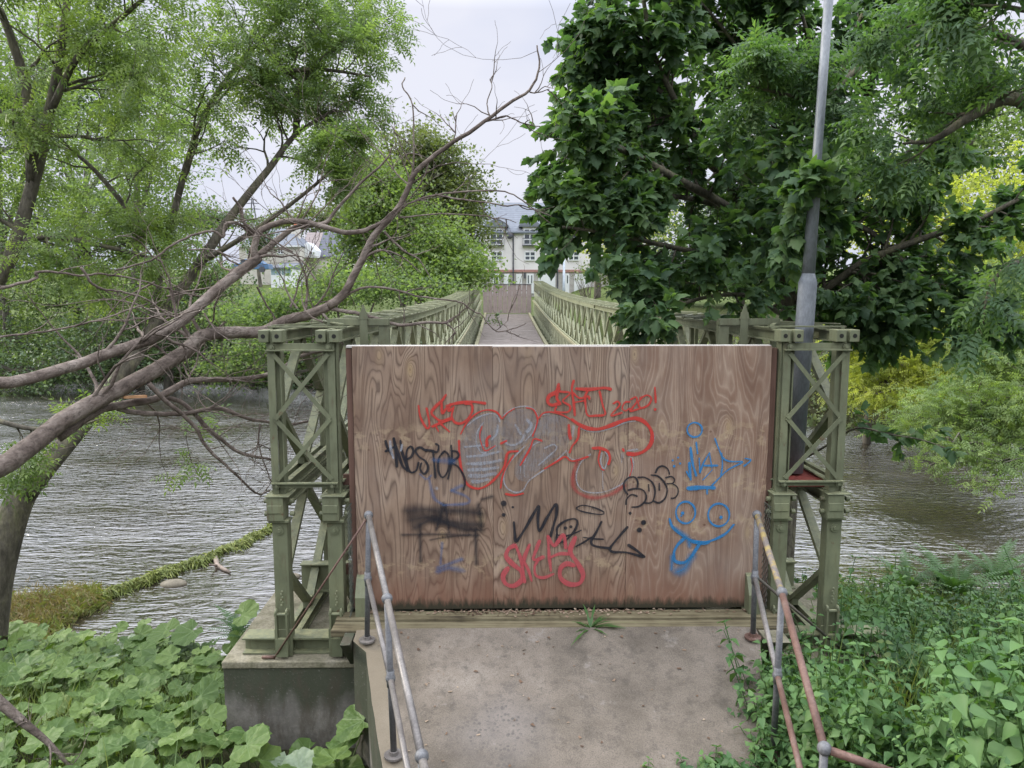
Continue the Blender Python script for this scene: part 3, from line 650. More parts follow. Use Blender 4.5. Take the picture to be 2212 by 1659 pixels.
def graffiti(label, strokes, conv, mat, name='graffiti'):
    """strokes: list of (points, width in zoom units); ('dot',x,y,r); ('fill', pts)"""
    V = []; Fc = []; E = []
    def b2(x, y):
        px, py, u = conv(x, y); p = at(px, py, YB); return p.x, p.z
    u = conv(0, 0)[2]*YB/F
    for st in strokes:
        _gy[0] += 1
        y = YB-.0045-_gy[0]*.00007
        if st[0] == 'dot':
            _, x0, y0, r = st; cx, cz = b2(x0, y0); n = len(V); r = r*u
            V.append((cx, y, cz)); E.append(0)
            for k in range(18):
                t = k*math.pi/9; V.append((cx+r*math.cos(t), y, cz+r*math.sin(t))); E.append(1)
            for k in range(18): Fc.append((n, n+1+k, n+1+(k+1) % 18))
            continue
        if st[0] == 'fill':
            pp = catmull([b2(*q) for q in st[1]+[st[1][0]]], .03)[:-1]; n = len(V)
            for q in pp: V.append((q.x, y, q.z)); E.append(.4)
            Fc.append(tuple(range(n, n+len(pp)))); continue
        pts, wd = st; q = catmull([b2(*a) for a in pts]); h = wd*u/2*1.12; m = len(q)
        # round caps by extra points
        d0 = (q[0]-q[1]).normalized(); d1 = (q[-1]-q[-2]).normalized()
        pre = [(q[0]+d0*h*c, s) for c, s in ((1, .05), (.85, .53), (.5, .87))]; post = [(q[-1]+d1*h*c, s) for c, s in ((.5, .87), (.85, .53), (1, .05))]
        Q = [(a, s, e) for (a, s), e in zip(pre, (1, .85, .5))]+[(a, 1, 0) for a in q]+[(a, s, e) for (a, s), e in zip(post, (.5, .85, 1))]
        n = len(V); M_ = len(Q)
        for i, (c, s, e) in enumerate(Q):
            d = Q[min(i+1, M_-1)][0]-Q[max(i-1, 0)][0]
            d = d.normalized() if d.length > 1e-9 else Vector((1,0,0)); nn = Vector((-d.z, 0, d.x))*h*s*(.92+.16*math.sin(i*.35+_gy[0]))
            yy = y-i*.0000045
            V += [(c.x+nn.x, yy, c.z+nn.z), (c.x, yy, c.z), (c.x-nn.x, yy, c.z-nn.z)]; E += [1, e, 1]
        for i in range(M_-1):
            a = n+3*i; Fc += [(a, a+1, a+4, a+3), (a+1, a+2, a+5, a+4)]
    off = wloc(hoard); me = bpy.data.meshes.new(name); me.from_pydata([(a-off.x, b-off.y, c-off.z) for a, b, c in V], [], Fc)
    at_ = me.attributes.new('edge', 'FLOAT', 'POINT'); at_.data.foreach_set('value', E)
    o = link(name, me, mat, hoard); o['label'] = label; return o
PX = .576
cR = lambda x, y: ((1500+x*.452)*PX, (1400+y*.452)*PX, .452*PX)
cK = lambda x, y: ((1400+x*.4747)*PX, (1700+y*.4747)*PX, .4747*PX)
cB = lambda x, y: ((2250+x*.452)*PX, (1500+y*.452)*PX, .452*PX)
c1 = lambda x, y: ((900+x*.482)*PX, (1150+y*.482)*PX, .482*PX)
def ell(cx, cy, rx, ry, a0=0, n=14): return [(cx+rx*math.cos(a0+2*math.pi*i/n), cy+ry*math.sin(a0+2*math.pi*i/n)) for i in range(n+1)]
# silver bubble letters: fills, then red shadow, then silver outline
graffiti('faded silver fill of the bubble letters', [
 ('fill', [(510,520),(570,410),(660,350),(760,335),(830,390),(835,520),(830,600),(868,660),(840,760),(760,850),(650,920),(570,890),(520,780),(500,640)]),
 ('fill', [(860,400),(900,330),(980,295),(1070,300),(1125,350),(1130,430),(1100,530),(1020,600),(900,640),(850,560),(835,470)]),
 ('fill', [(1150,400),(1220,345),(1320,350),(1400,400),(1405,560),(1370,640),(1250,720),(1100,850),(1050,900),(960,860),(960,760),(1040,640),(1110,520)]),
 ], cR, SILF)
graffiti('silver outline and hatching of the bubble letters', [
 ([(560,430),(640,370),(740,335),(800,345),(830,400)], 16), ([(690,410),(645,480),(635,580),(680,655),(740,640),(800,600)], 16),
 ([(810,430),(800,500),(760,550)], 24), ([(860,350),(920,300),(1000,275),(1080,280),(1130,320),(1145,390),(1100,490),(1040,560)], 16),
 ([(540,610),(650,600),(720,595)], 22), ([(560,690),(680,680),(820,650)], 30), ([(560,750),(700,745),(840,720)], 34), ([(570,800),(700,795),(810,780)], 34), ([(580,850),(680,850),(790,830)], 40), ([(600,895),(660,895),(730,880)], 36),
 ([(870,560),(900,590),(960,590),(1010,560),(1030,510)], 26), ([(1060,390),(1090,430),(1060,480)], 40), ([(960,430),(1000,500)], 30),
 ([(1040,600),(960,680),(890,770),(860,860),(880,940),(950,985),(1020,970),(1070,890),(1180,810),(1290,730),(1380,640)], 17),
 ([(1190,550),(1090,610),(1030,740)], 13), ([(1150,370),(1180,345),(1240,335)], 14), ([(1440,440),(1430,520)], 26), ([(1380,640),(1400,690),(1440,715),(1500,705)], 14),
 ([(1480,445),(1560,478),(1650,482),(1750,455),(1860,410),(1950,395)], 15), ([(2050,440),(2100,500),(2105,550),(2080,600)], 14), ([(1890,640),(1970,630)], 18),
 ([(1580,670),(1500,740),(1462,850),(1485,940),(1560,985),(1700,980),(1850,910),(1920,820),(1935,730),(1900,680)], 14),
 ([(1700,640),(1725,700),(1695,790),(1665,740),(1675,660)], 16), ([(1680,800),(1684,960)], 8), ([(1840,660),(1838,740)], 8), ([(1855,660),(1850,700)], 6), ([(1000,760),(1000,830)], 6), ([(1030,760),(1032,860)], 7),
 ([(1200,620),(1270,590),(1300,620),(1230,690),(1150,760)], 18)], cR, SIL)
graffiti('red shadow lines round the silver bubble letters', [
 ([(490,560),(495,700),(520,830),(560,920),(640,955),(720,930),(800,860),(865,770),(895,660),(975,645)], 22), ([(505,500),(560,400),(640,330),(720,303),(800,320),(845,375)], 15),
 ([(1050,285),(1105,300),(1140,370),(1130,440),(1100,520)], 14), ([(850,375),(890,330),(950,290)], 9), ([(835,950),(850,860),(885,770),(940,680)], 15), ([(880,1000),(950,1010),(1020,995)], 20),
 ([(1175,558),(1110,545),(1080,620),(1000,760)], 17), ([(1150,370),(1200,325),(1290,325),(1380,360),(1440,400)], 15), ([(1200,790),(1300,730),(1370,690),(1410,722),(1460,722),(1560,690)], 17),
 ([(1400,430),(1405,500),(1415,540)], 26), ([(1485,450),(1475,540),(1430,600),(1408,655)], 20), ([(680,440),(662,520),(690,620),(720,640),(790,600)], 10), ([(722,600),(722,545),(745,520)], 26), ([(840,580),(880,560)], 22),
 ([(1430,385),(1480,420),(1560,455),(1650,460),(1750,430),(1850,392),(1950,372),(2030,405),(2085,480),(2085,570),(2030,640),(1950,670),(1890,665)], 34), ([(1855,640),(1850,630)], 26),
 ([(1600,620),(1660,620),(1720,645),(1742,700),(1730,750)], 26), ([(1660,640),(1645,720),(1670,790),(1690,800)], 14), ([(1915,700),(1925,780),(1905,850)], 10)], cR, RED)
graffiti('soft red spray under the right bubble letter', [([(1470,720),(1435,850),(1445,950),(1510,1005),(1620,1030),(1750,1000),(1860,930)], 50)], cR, REDS)
graffiti('red tag reading UGO', [
 ([(155,270),(165,340),(190,405),(225,455),(245,440),(240,380),(222,290)], 20), ([(380,180),(350,225),(300,270),(262,325),(300,370),(350,395),(430,370)], 26),
 ([(345,240),(352,330),(385,290),(425,250),(400,310),(440,290)], 22), ([(270,440),(340,410),(430,380)], 22), ([(325,405),(410,482)], 18), ([(300,440),(320,480)], 12),
 ([(445,280),(430,350),(450,400),(500,415),(560,380),(600,310),(590,255),(540,250)], 22), ([(390,268),(480,245),(600,235),(705,247)], 26)], cR, RED)
graffiti('red tag reading SHT', [
 ([(1315,95),(1300,150),(1240,185),(1225,230),(1255,262),(1320,250)], 34), ([(1320,120),(1300,200),(1330,250)], 24), ([(1325,150),(1410,160),(1380,195),(1350,230),(1410,270),(1400,315),(1340,322),(1285,310),(1295,280)], 18),
 ([(1440,62),(1425,130),(1440,240),(1450,345)], 22), ([(1435,160),(1490,205),(1560,190),(1570,210)], 20), ([(1450,240),(1530,225)], 16), ([(1465,127),(1570,132),(1690,120),(1745,130)], 30),
 ([(1560,140),(1535,190),(1540,270),(1555,345),(1620,350),(1700,338),(1680,260),(1655,150)], 20)], cR, RED)
graffiti('red date reading 2020 with exclamation mark', [
 ([(1770,250),(1805,232),(1822,260),(1770,320),(1752,352),(1840,325)], 16), ([(1905,235),(1865,240),(1842,290),(1870,310),(1900,290)], 16), ([(1915,215),(1955,195),(1965,230),(1930,280),(1910,312),(1995,290)], 18),
 ([(2000,210),(1975,240),(1995,285),(2055,265),(2085,210),(2050,180),(1990,205)], 18), ([(2113,118),(2120,240)], 18), ('dot', 2115, 298, 14)], cR, RED)
graffiti('black tag reading NESTOR', [
 ([(-118,560),(-100,620),(-62,680)], 22), ([(-118,645),(-72,620),(-40,605)], 20),
 ([(-50,540),(-40,620),(-30,700),(-25,770)], 26), ([(-50,545),(-20,640),(20,760),(62,805)], 26), ([(5,560),(15,640),(40,720),(60,790)], 24),
 ([(50,715),(95,690),(112,640),(90,605),(58,640),(55,730),(85,815),(135,805),(155,740)], 21), ([(215,640),(165,612),(130,640),(160,690),(215,730),(235,790),(200,832),(168,790),(178,745)], 21),
 ([(215,635),(260,640),(310,650),(322,600),(300,585)], 22), ([(275,640),(285,750),(295,862)], 21), ([(370,645),(325,700),(318,800),(350,860),(390,825),(412,740),(400,670),(365,645),(345,670)], 20),
 ([(425,598),(430,720),(400,872)], 21), ([(425,640),(475,650),(485,690),(430,735),(485,775),(525,840),(540,900),(530,962)], 19)], cR, BLK)
graffiti('black bubble tag reading SDD3', [
 ([(228,780),(200,740),(200,680),(240,640),(290,640),(312,680),(308,720)], 17), ([(235,745),(290,733),(350,742),(382,790),(370,840),(320,880),(265,886)], 17), ([(305,795),(260,783),(220,820),(214,862)], 17),
 ([(315,640),(370,640),(430,680),(455,750),(440,830),(410,852),(370,850)], 17), ([(400,700),(405,752)], 15), ([(425,620),(480,630),(530,680),(555,740),(540,810),(490,850),(448,838)], 17), ([(490,690),(490,745)], 14),
 ([(460,600),(480,560),(520,545),(560,570),(575,612)], 16), ([(545,642),(590,632),(618,660),(600,688),(555,692)], 14), ([(600,690),(640,722),(645,770),(620,808),(590,812)], 14)], cB, BLK)
graffiti('black scrawl reading MOEL with a halo and dots', [
 ([(1110,545),(1118,630),(1130,690),(1200,590),(1280,450),(1308,415),(1300,520),(1312,610),(1370,510),(1440,400),(1448,470),(1425,560),(1400,650)], 26),
 ([(1450,650),(1455,580),(1520,530),(1590,515),(1612,550),(1580,620),(1510,690),(1450,695),(1448,640)], 20), ([(1450,640),(1500,650),(1560,640),(1640,605)], 15), ('dot', 1517, 587, 17), ('dot', 1560, 577, 15),
 ([(1605,430),(1650,408),(1740,425),(1820,462),(1800,480),(1700,468),(1630,450),(1605,430)], 14), ([(1800,540),(1760,620),(1720,690),(1745,728),(1870,748)], 24), ([(1660,660),(1740,672),(1815,675)], 14), ([(1600,732),(1660,700),(1720,660)], 16),
 ([(2005,580),(1940,655),(1872,742),(1890,775),(2000,780),(2130,815)], 22), ([(2015,722),(2080,765),(2138,812)], 26),
 ('dot', 1030, 392, 28), ([(1025,400),(1024,438)], 8), ('dot', 1102, 422, 12), ('dot', 1030, 483, 19), ('dot', 2027, 470, 15), ('dot', 2133, 543, 25), ('dot', 2100, 602, 25)], cK, BLK)
graffiti('pink tag reading SKEM', [
 ([(1115,725),(1070,750),(1050,810),(1100,870),(1165,925),(1175,990),(1110,1042),(1045,1025),(1025,965),(1060,905)], 44), ([(1130,735),(1170,850),(1195,1010)], 32), ([(1232,722),(1200,800),(1180,870)], 34), ([(1190,850),(1225,920),(1250,1000)], 26),
 ([(1312,690),(1285,760),(1262,830),(1300,835),(1340,815)], 32), ([(1310,825),(1275,890),(1285,960),(1345,978),(1420,950)], 26), ([(1380,660),(1388,800),(1402,920)], 28), ([(1380,655),(1430,725),(1500,640),(1520,740)], 34), ([(1405,815),(1470,790),(1540,790)], 30),
 ([(1592,665),(1555,770),(1610,860),(1655,950),(1630,1020),(1550,1030),(1480,980),(1478,905),(1525,868),(1580,880)], 44)], cK, PINK)
graffiti('blue smiley face with ring eyes and tongue out', [
 (ell(708, 930, 80, 90, -1.2), 20), (ell(982, 950, 88, 94, -1.0), 20), ('dot', 683, 935, 19), ('dot', 1000, 970, 19), ('dot', 672, 957, 10),
 ([(575,985),(600,1050),(680,1120),(780,1168),(900,1168),(1030,1110),(1105,1032)], 26), ([(760,1170),(860,1185),(900,1175)], 34),
 ([(700,1140),(640,1200),(612,1260),(620,1330),(690,1345),(750,1300),(790,1240),(830,1180)], 32)], cB, BLU)
graffiti('blue overspray below the tongue', [([(600,1290),(590,1400)], 60), ([(760,1290),(700,1390),(640,1420)], 110), ([(620,1060),(720,1140),(740,1210)], 60)], cB, BLUS)
graffiti('blue crown tag with ring, arrow and dots', [
 (ell(782, 245, 62, 60), 18), ([(748,395),(765,520),(795,622)], 26), ([(738,520),(750,655)], 26), ([(715,590),(742,640)], 16), ([(795,352),(806,440)], 20), ([(820,480),(826,600)], 16), ([(905,435),(855,520),(828,600)], 16),
 ([(860,541),(970,541)], 20), ([(905,440),(925,560)], 12), ([(850,660),(930,575)], 10), ([(950,318),(985,410),(1015,475),(1070,505),(1175,508)], 17), ([(1005,440),(1012,540),(998,630)], 16), ([(1200,482),(1247,495),(1192,545)], 16),
 ([(1178,515),(1060,575),(985,645),(920,712)], 15), ([(730,730),(840,722),(940,724)], 42), ([(885,740),(885,775)], 16), ('dot', 645, 475, 11), ('dot', 600, 498, 12), ('dot', 662, 524, 12), ('dot', 612, 546, 15)], cB, BLU)
graffiti('blurred black scribble painted over an older tag', [
 ([(270,450),(400,440),(560,450),(700,450),(850,470)], 120), ([(300,520),(450,500),(600,540),(840,560)], 120), ([(330,585),(480,520),(700,590),(850,600)], 90), ([(230,640),(500,635),(830,645)], 40), ([(370,560),(375,850)], 44), ([(808,600),(815,870)], 44),
 ([(555,390),(530,500),(500,600)], 44), ([(570,400),(600,620)], 36), ([(830,400),(855,560)], 60), ([(760,640),(560,660),(450,680)], 26), ([(860,360),(940,335)], 50)], cK, BSOFT)
graffiti('faint old blue lines behind the black scribble', [
 ([(445,210),(465,300),(490,360),(550,400)], 40), ([(620,290),(700,250)], 40), ([(620,290),(740,340),(745,390),(560,405)], 34), ([(545,700),(532,870)], 30), ([(510,900),(620,860),(700,830)], 44), ([(510,930),(600,900),(710,920)], 60), ([(480,50),(640,60)], 60), ([(370,160),(420,200),(460,170)], 22)], cK, BLSOFT)
graffiti('small white drips beside the black tag', [([(-80,560),(-70,640),(-52,700)], 26), ([(20,590),(10,640)], 20), ('dot', 305, 950, 20)], cR, SIL)

# ------------------------------------------------------------------ far gate
gate = thing('wooden_gate', 'closed grey board gate at the far end of the bridge', 'gate', (BX, YE-.2, dz(YE)))
gz = dz(YE-.2); gx0, gx1 = BX-1.72, BX+1.72; nbd = 10
g = MB(); bw = (gx1-gx0)/nbd
for i in range(nbd): g.box(gx0+i*bw+.012, gx0+(i+1)*bw-.012, YE-.2-.006*(i % 2), YE-.17, gz+.05, gz+2.08)
g.build('board_panel', GATEW, gate)
g = MB(); g.box(gx0, gx1, YE-.24, YE-.12, gz+2.085, gz+2.13); g.build('top_rail', simple('dark_cap', [(.3, (.05,.05,.06)), (.7, (.10,.10,.12))], 4), gate)
g = MB(); g.box(gx0, gx1, YE-.165, YE-.1, gz+.4, gz+.5); g.box(gx0, gx1, YE-.165, YE-.1, gz+1.6, gz+1.7); g.build('frame', GATEW, gate)

# ------------------------------------------------------------------ sill planks, ramp, abutments
for i, (ya, yb, lb) in enumerate(((5.937, 6.09, 'mossy timber sill plank lying against the foot of the hoarding'), (5.755, 5.922, 'mossy timber sill plank lying next to the concrete ramp'))):
    s = MB(); s.box(BX-1.88, BX+1.88, ya, yb, -.15-(i*.004), -.088-i*.014); tag(s.build('timber_plank', SILL, bevel=.005), lb, 'plank', 'sill planks at the top of the ramp')
def rz(y): return -.113-.262*(5.62-y)
def ramp_edge(y): 
    l = np.interp(y, [2.4, 4.455, 5.15, 5.5], [-.2, -.772, -.963, -1.06]); r = np.interp(y, [2.4, 4.4, 5.03, 5.65], [1.35, 1.74, 1.93, 2.09]); return float(l), float(r)
rm = MB(); yy = np.linspace(5.745, 2.4, 28); rows = []
for j, y in enumerate(yy):
    l, r = ramp_edge(y)
    if y > 5.5: l = -1.06-.12*min(1, (y-5.5)/.05)
    for i in range(15):
        x = l+(r-l)*i/14; ed = (.0 if 0 < i < 14 else -.012)
        rm.v.append((x+(random.uniform(-.006, .006) if i in (0, 14) else 0), y, rz(y)+ed))
for j in range(27):
    for i in range(14):
        a = j*15+i; rm.f.append((a, a+15, a+16, a+1))
n = len(rm.v)
for j in range(28):
    rm.v.append((rm.v[j*15][0], rm.v[j*15][1], -1.6)); rm.v.append((rm.v[j*15+14][0], rm.v[j*15+14][1], -1.6))
for j in range(27):
    rm.f.append((j*15, n+2*j, n+2*j+2, (j+1)*15)); rm.f.append((j*15+14, (j+1)*15+14, n+2*j+3, n+2*j+1))
rmo = rm.build('concrete_ramp', RAMP); rmo.data.materials.append(WALLC)
for i_ in range(27*14, len(rmo.data.polygons)): rmo.data.polygons[i_].material_index = 1
tag(rmo, 'worn grey concrete ramp with cracks leading up to the hoarding', 'ramp')
# left kerb lip of the ramp: pale strip
def abutment(x0, x1, lab):
    t = thing('abutment', lab, 'abutment', ((x0+x1)/2, 6.2, -1.5))
    b = MB(); n = 12
    b.box(x0, x1, 5.97, 7.6, -2.7, -.531); b.build('wall', WALLC, t, bevel=.012)
    c = MB(); c.box(x0-.004, x1+.004, 5.955, 7.6, -.53, -.468); c.build('top', CONC, t, bevel=.01); return t
abutment(at(484, 1500, 5.97).x, -1.12, 'dark stained concrete abutment block left of the ramp with a mossy top')
abutment(2.03, 3.3, 'low concrete abutment right of the ramp half hidden by nettles')
b = MB(); b.box(-1.10, 2.03, 6.27, 7.6, -2.7, -.48); tag(b.build('abutment', WALLC), 'concrete abutment core below the bridge deck', 'abutment')
# chunk: the broken corners carrying the first posts
for (x0, x1, lab) in ((-1.27, -1.187, 'broken concrete corner carrying the left rail post'), (2.11, 2.30, 'broken concrete corner carrying the right rail post')):
    s = MB(); N = 3; z0 = -.36
    for i in range(N+1):
        u = i/N; x = x0+(x1-x0)*u
        s.v += [(x, 5.52+.05*random.random(), -.115), (x, 5.74, -.11), (x, 5.90+.02*random.random(), -.465), (x, 5.93, -.465)]
    for i in range(N):
        a = 4*i; s.f += [(a, a+4, a+5, a+1), (a+2, a+6, a+4, a), (a+3, a+1, a+5, a+7)]
    s.f += [(0, 1, 3, 2), (4*N, 4*N+2, 4*N+3, 4*N+1)]
    tag(s.build('concrete_block', CONC if x0 > 0 else WALLC, bevel=.012), lab, 'concrete block')

# ------------------------------------------------------------------ pipe handrails
def rail(side, label, top, mid, posts, mats):
    t = thing('handrail', label, 'handrail', posts[0][0], 'pipe handrails beside the ramp')
    for i in range(len(top)-1):
        m = MB(); m.tube([top[i], top[i+1]], .0215, 14); m.build('top_rail', mats[i] if i < len(mats) else mats[-1], t, True)
    for i in range(len(mid)-1):
        m = MB(); m.tube([mid[i], mid[i+1]], .019, 12); m.build('mid_rail', GALV_PIPE if side < 0 or i == 0 else RUST_PIPE, t, True)
    for (b, tp) in posts:
        m = MB(); m.tube([b, tp], .021, 12); o = m.build('post', GALVR, t, True)
        f = MB(); f.tube([b, b+Vector((0,0,.014))], .065, 20); f.tube([b+Vector((0,0,.014)), b+Vector((0,0,.04))], .031, 16); f.build('base_flange', GALV_PIPE if side < 0 else RUST_PIPE, o, False)
        k = MB(); k.ball(tp, .036, 16, 10); k.build('ball_joint', GALVR, o, True)
        mm_ = b.lerp(tp, .5); k = MB(); k.ball(mm_, .033, 16, 10, (1,1,1.1)); k.tube([mm_-Vector((0,0,.055)), mm_+Vector((0,0,.055))], .026, 12); k.build('collar', GALVR, o, True)
    return t
def post(pb, pt, Y): 
    b = at(pb[0], pb[1], Y); tpt = at(pt[0], pt[1], Y); return (b, tpt)
L1 = post((793,1385), (796,1113), 5.6); L2 = post((851,1632), (836,1293), 4.54); L3t = at(911, 1634, 3.42)
L3 = (Vector((L3t.x, L3t.y, rz(3.42))), L3t); L4t = L3t+(L3t-L2[1])*.9; L4 = (Vector((L4t.x, L4t.y, L4t.z-.98)), L4t)
for p in (L1, L2, L3, L4): p[0].z = max(p[0].z, rz(min(p[0].y, 5.745))+.002) if False else rz(min(p[0].y, 5.74))+.003
L1[0].z = -.112
rail(-1, 'grey galvanised pipe handrail along the left side of the ramp', [p[1] for p in (L1, L2, L3, L4)], [p[0].lerp(p[1], .5) for p in (L1, L2, L3, L4)], [L1, L2, L3], [GALV_PIPE])
R1 = post((1626,1384), (1635,1112), 5.6); R2 = post((1675,1520), (1689,1280), 4.54); R3t = at(1781, 1617, 3.42)
R1[0].z = -.112; R2[0].z = rz(4.54)-.02
R3 = (Vector((R3t.x-.02, R3t.y, R3t.z-1.0)), R3t); R4t = at(1925, 1668, 3.30)
rail(1, 'rusty red and flaking yellow pipe handrail along the right side of the ramp', [p for p in (R1[1], R2[1], R3[1], R4t, at(2010, 1690, 3.25))], [R1[0].lerp(R1[1], .5), R2[0].lerp(R2[1], .5), R3[0].lerp(R3[1], .5)], [R1, R2, R3], [YEL_PIPE, RUST_PIPE, RUST_PIPE, RUST_PIPE])
m = MB(); a = at(791, 1122, 5.58); b = at(592, 1423, 6.0); b.z = -.46; m.tube([a, b], .0085, 8); m.tube([b+Vector((.0,.0,.012)), b+Vector((-.10,.0,.012))], .014, 8)
tag(m.build('stay_rod', RUST_PIPE, None, True), 'thin rusty stay rod from left rail top to the abutment', 'rod')
m = MB(); a = at(1633, 1245, 5.6); b = at(1815, 1400, 6.0); m.tube([a, b], .012, 8)
tag(m.build('stay_rod', simple('dark_rod', [(.3, (.05,.045,.035)), (.7, (.12,.10,.08))], 9), None, True), 'dark stay rod from right rail post towards the right tower foot', 'rod')

# ------------------------------------------------------------------ lamp column on its red plate
lx, ly = (TX[2]+TX[3])/2+.01, 6.42
plate = MB(); plate.box(TX[2]-.02, TX[3]-.0, 6.16, 6.62, 1.003-.025, 1.045-.02)
lamp = thing('lamp_column', 'tall grey galvanised lamp column standing on a red plate in the right tower', 'lamp post', (lx, ly, 1.025))
plate.build('base_plate', RED_STEEL, lamp, bevel=.004)
def lp(z): return Vector((lx+(z-1.05)*.026, ly+.0*(z-1.05), z))
zs = [1.046, 2.72, 2.80, 3.55, 3.56, 3.60, 7.5]; rs = [.078, .078, .054, .048, .048, .039, .034]
m = MB(); m.tube([lp(z) for z in zs[:3]], rs[:3], 24); m.build('base_section', GALV, lamp, True)
m = MB(); m.tube([lp(z) for z in zs[2:]], rs[2:], 20); m.build('pole', GALV, lamp, True)
m = MB(); m.tube([lp(3.53), lp(3.58)], .053, 20); m.build('collar', GALV, lamp, True)
# far small pole by the far gate
p = at(1218, 612, 56); m = MB(); m.tube([Vector((p.x, 56, 1.2)), Vector((p.x, 56, at(1218, 558, 56).z))], [.13, .08], 12)
tag(m.build('lamp_post', simple('white_pole', [(.3, (.4,.45,.5)), (.7, (.55,.6,.65))], 3), None, True), 'small pale grey pole beyond the far end of the bridge', 'lamp post')

# ------------------------------------------------------------------ houses, pylon, car on the far side
RENDER_ = simple('pink_render', [(.3, (.68,.64,.64)), (.7, (.76,.72,.72))], 1.2, .9, .1)
CREAMR = simple('cream_render', [(.3, (.52,.48,.43)), (.7, (.62,.58,.52))], 1.2, .9, .1)
WHITEP = simple('white_paint', [(.3, (.68,.69,.70)), (.7, (.78,.78,.79))], 2, .6, .05)
REDST = simple('red_sandstone_band', [(.3, (.33,.17,.15)), (.7, (.42,.23,.2))], 3, .9, .1)
STONE = simple('stone_base', [(.3, (.36,.33,.31)), (.7, (.5,.47,.45))], 4, .9, .2)
GLASS = simple('window_glass', [(.3, (.03,.035,.045)), (.7, (.10,.12,.14))], .8, .08, .02, spec=.8)
DARKM = simple('dark_metal', [(.3, (.05,.05,.06)), (.7, (.10,.10,.12))], 4, .6, .1)
def slate(name, c1, c2, rows=7):
    m, t, o = newmat(name); k = NT(t); v = k.coord(); s = k.sep(v)
    r = k.math('FRACT', k.math('MULTIPLY', s[2], rows)); n = k.noise(k.coord((1,1,4)), 2.5, 5, .7)
    c = k.ramp(n, [(.3, c1), (.7, c2)]); c = k.mix(k.ramp(r, [(0, .55), (.2, .0)]), c, (.06,.06,.07))
    b = k.bsdf(c, .95, None, 0, .08); k.l(b.outputs[0], o.inputs[0]); return m
SLATE = slate('grey_slate', (.15,.165,.19), (.22,.235,.265), 4); SLATE2 = slate('dark_tiles', (.10,.105,.13), (.16,.165,.19), 3); TILEB = slate('brown_tiles', (.20,.17,.165), (.30,.26,.25), 3)
def prect(mb, x0, x1, y0, y1, Yp, d=.1, out=.0):
    a = at(x0, y1, Yp); b = at(x1, y0, Yp); mb.box(a.x, b.x, Yp-out, Yp-out+d, a.z, b.z); return mb
def window(par, x0, x1, y0, y1, Yp, nv=2, nh=1):
    a = at(x0, y1, Yp); b = at(x1, y0, Yp)
    f = MB(); fw = .1; o = .12
    f.box(a.x, a.x+fw, Yp-o, Yp+.0, a.z, b.z); f.box(b.x-fw, b.x, Yp-o, Yp, a.z, b.z); f.box(a.x+fw, b.x-fw, Yp-o, Yp, a.z, a.z+fw); f.box(a.x+fw, b.x-fw, Yp-o, Yp, b.z-fw, b.z)
    for i in range(1, nv): x = a.x+(b.x-a.x)*i/nv; f.box(x-.05, x+.05, Yp-o+.01, Yp, a.z+fw, b.z-fw)
    for i in range(1, nh): z = a.z+(b.z-a.z)*i/nh; f.box(a.x+fw, b.x-fw, Yp-o+.015, Yp, z-.05, z+.05)
    fo = f.build('window', WHITEP, par)
    g = MB(); g.box(a.x+fw*.5, b.x-fw*.5, Yp-.03, Yp+.01, a.z+fw*.5, b.z-fw*.5); g.build('pane', GLASS, fo)
def gabled(par, x0, x1, yr, ye, Ye, depth, mat, inset=0):
    """roof plane rising away from the viewer: eave at Ye, ridge at Ye+depth"""
    a = at(x0, ye, Ye); b = at(x1, ye, Ye); r = at((x0+x1)/2, yr, Ye+depth); m = MB()
    i = inset
    m.v = [(a.x, Ye-.3, a.z), (b.x, Ye-.3, a.z), (b.x-i, Ye+depth, r.z), (a.x+i, Ye+depth, r.z), (b.x, Ye+2*depth, a.z), (a.x, Ye+2*depth, a.z),
           (a.x, Ye-.3, a.z-.15), (b.x, Ye-.3, a.z-.15), (b.x, Ye+2*depth, a.z-.15), (a.x, Ye+2*depth, a.z-.15)]
    m.f = [(0,1,2,3), (3,2,4,5), (1,4,2), (0,3,5), (6,9,8,7), (0,6,7,1), (1,7,8,4), (4,8,9,5), (5,9,6,0)]
    return m.build('roof', mat, par), a.z, a.x, b.x
YH = 75
th = thing('town_houses', 'pale pink rendered town house terrace with slate roof and dormers beyond the bridge', 'house', (at(1180, 620, YH).x, YH, 1.8))
m = MB(); a = at(1040, 640, YH); b = at(1440, 502, YH); zb2 = at(1100, 588, YH).z
m.box(a.x, b.x, YH, YH+9, zb2+.25, b.z); m.build('wall', RENDER_, th)
m = MB(); m.box(a.x, b.x, YH+.05, YH+8.9, .5, zb2-.0); m.build('stone_base', STONE, th)
m = MB(); m.box(a.x-.05, b.x+.05, YH-.06, YH+9, zb2+.002, zb2+.248); m.build('stone_band', REDST, th)
gabled(th, 1036, 1444, 438, 501, YH, 4.5, SLATE)
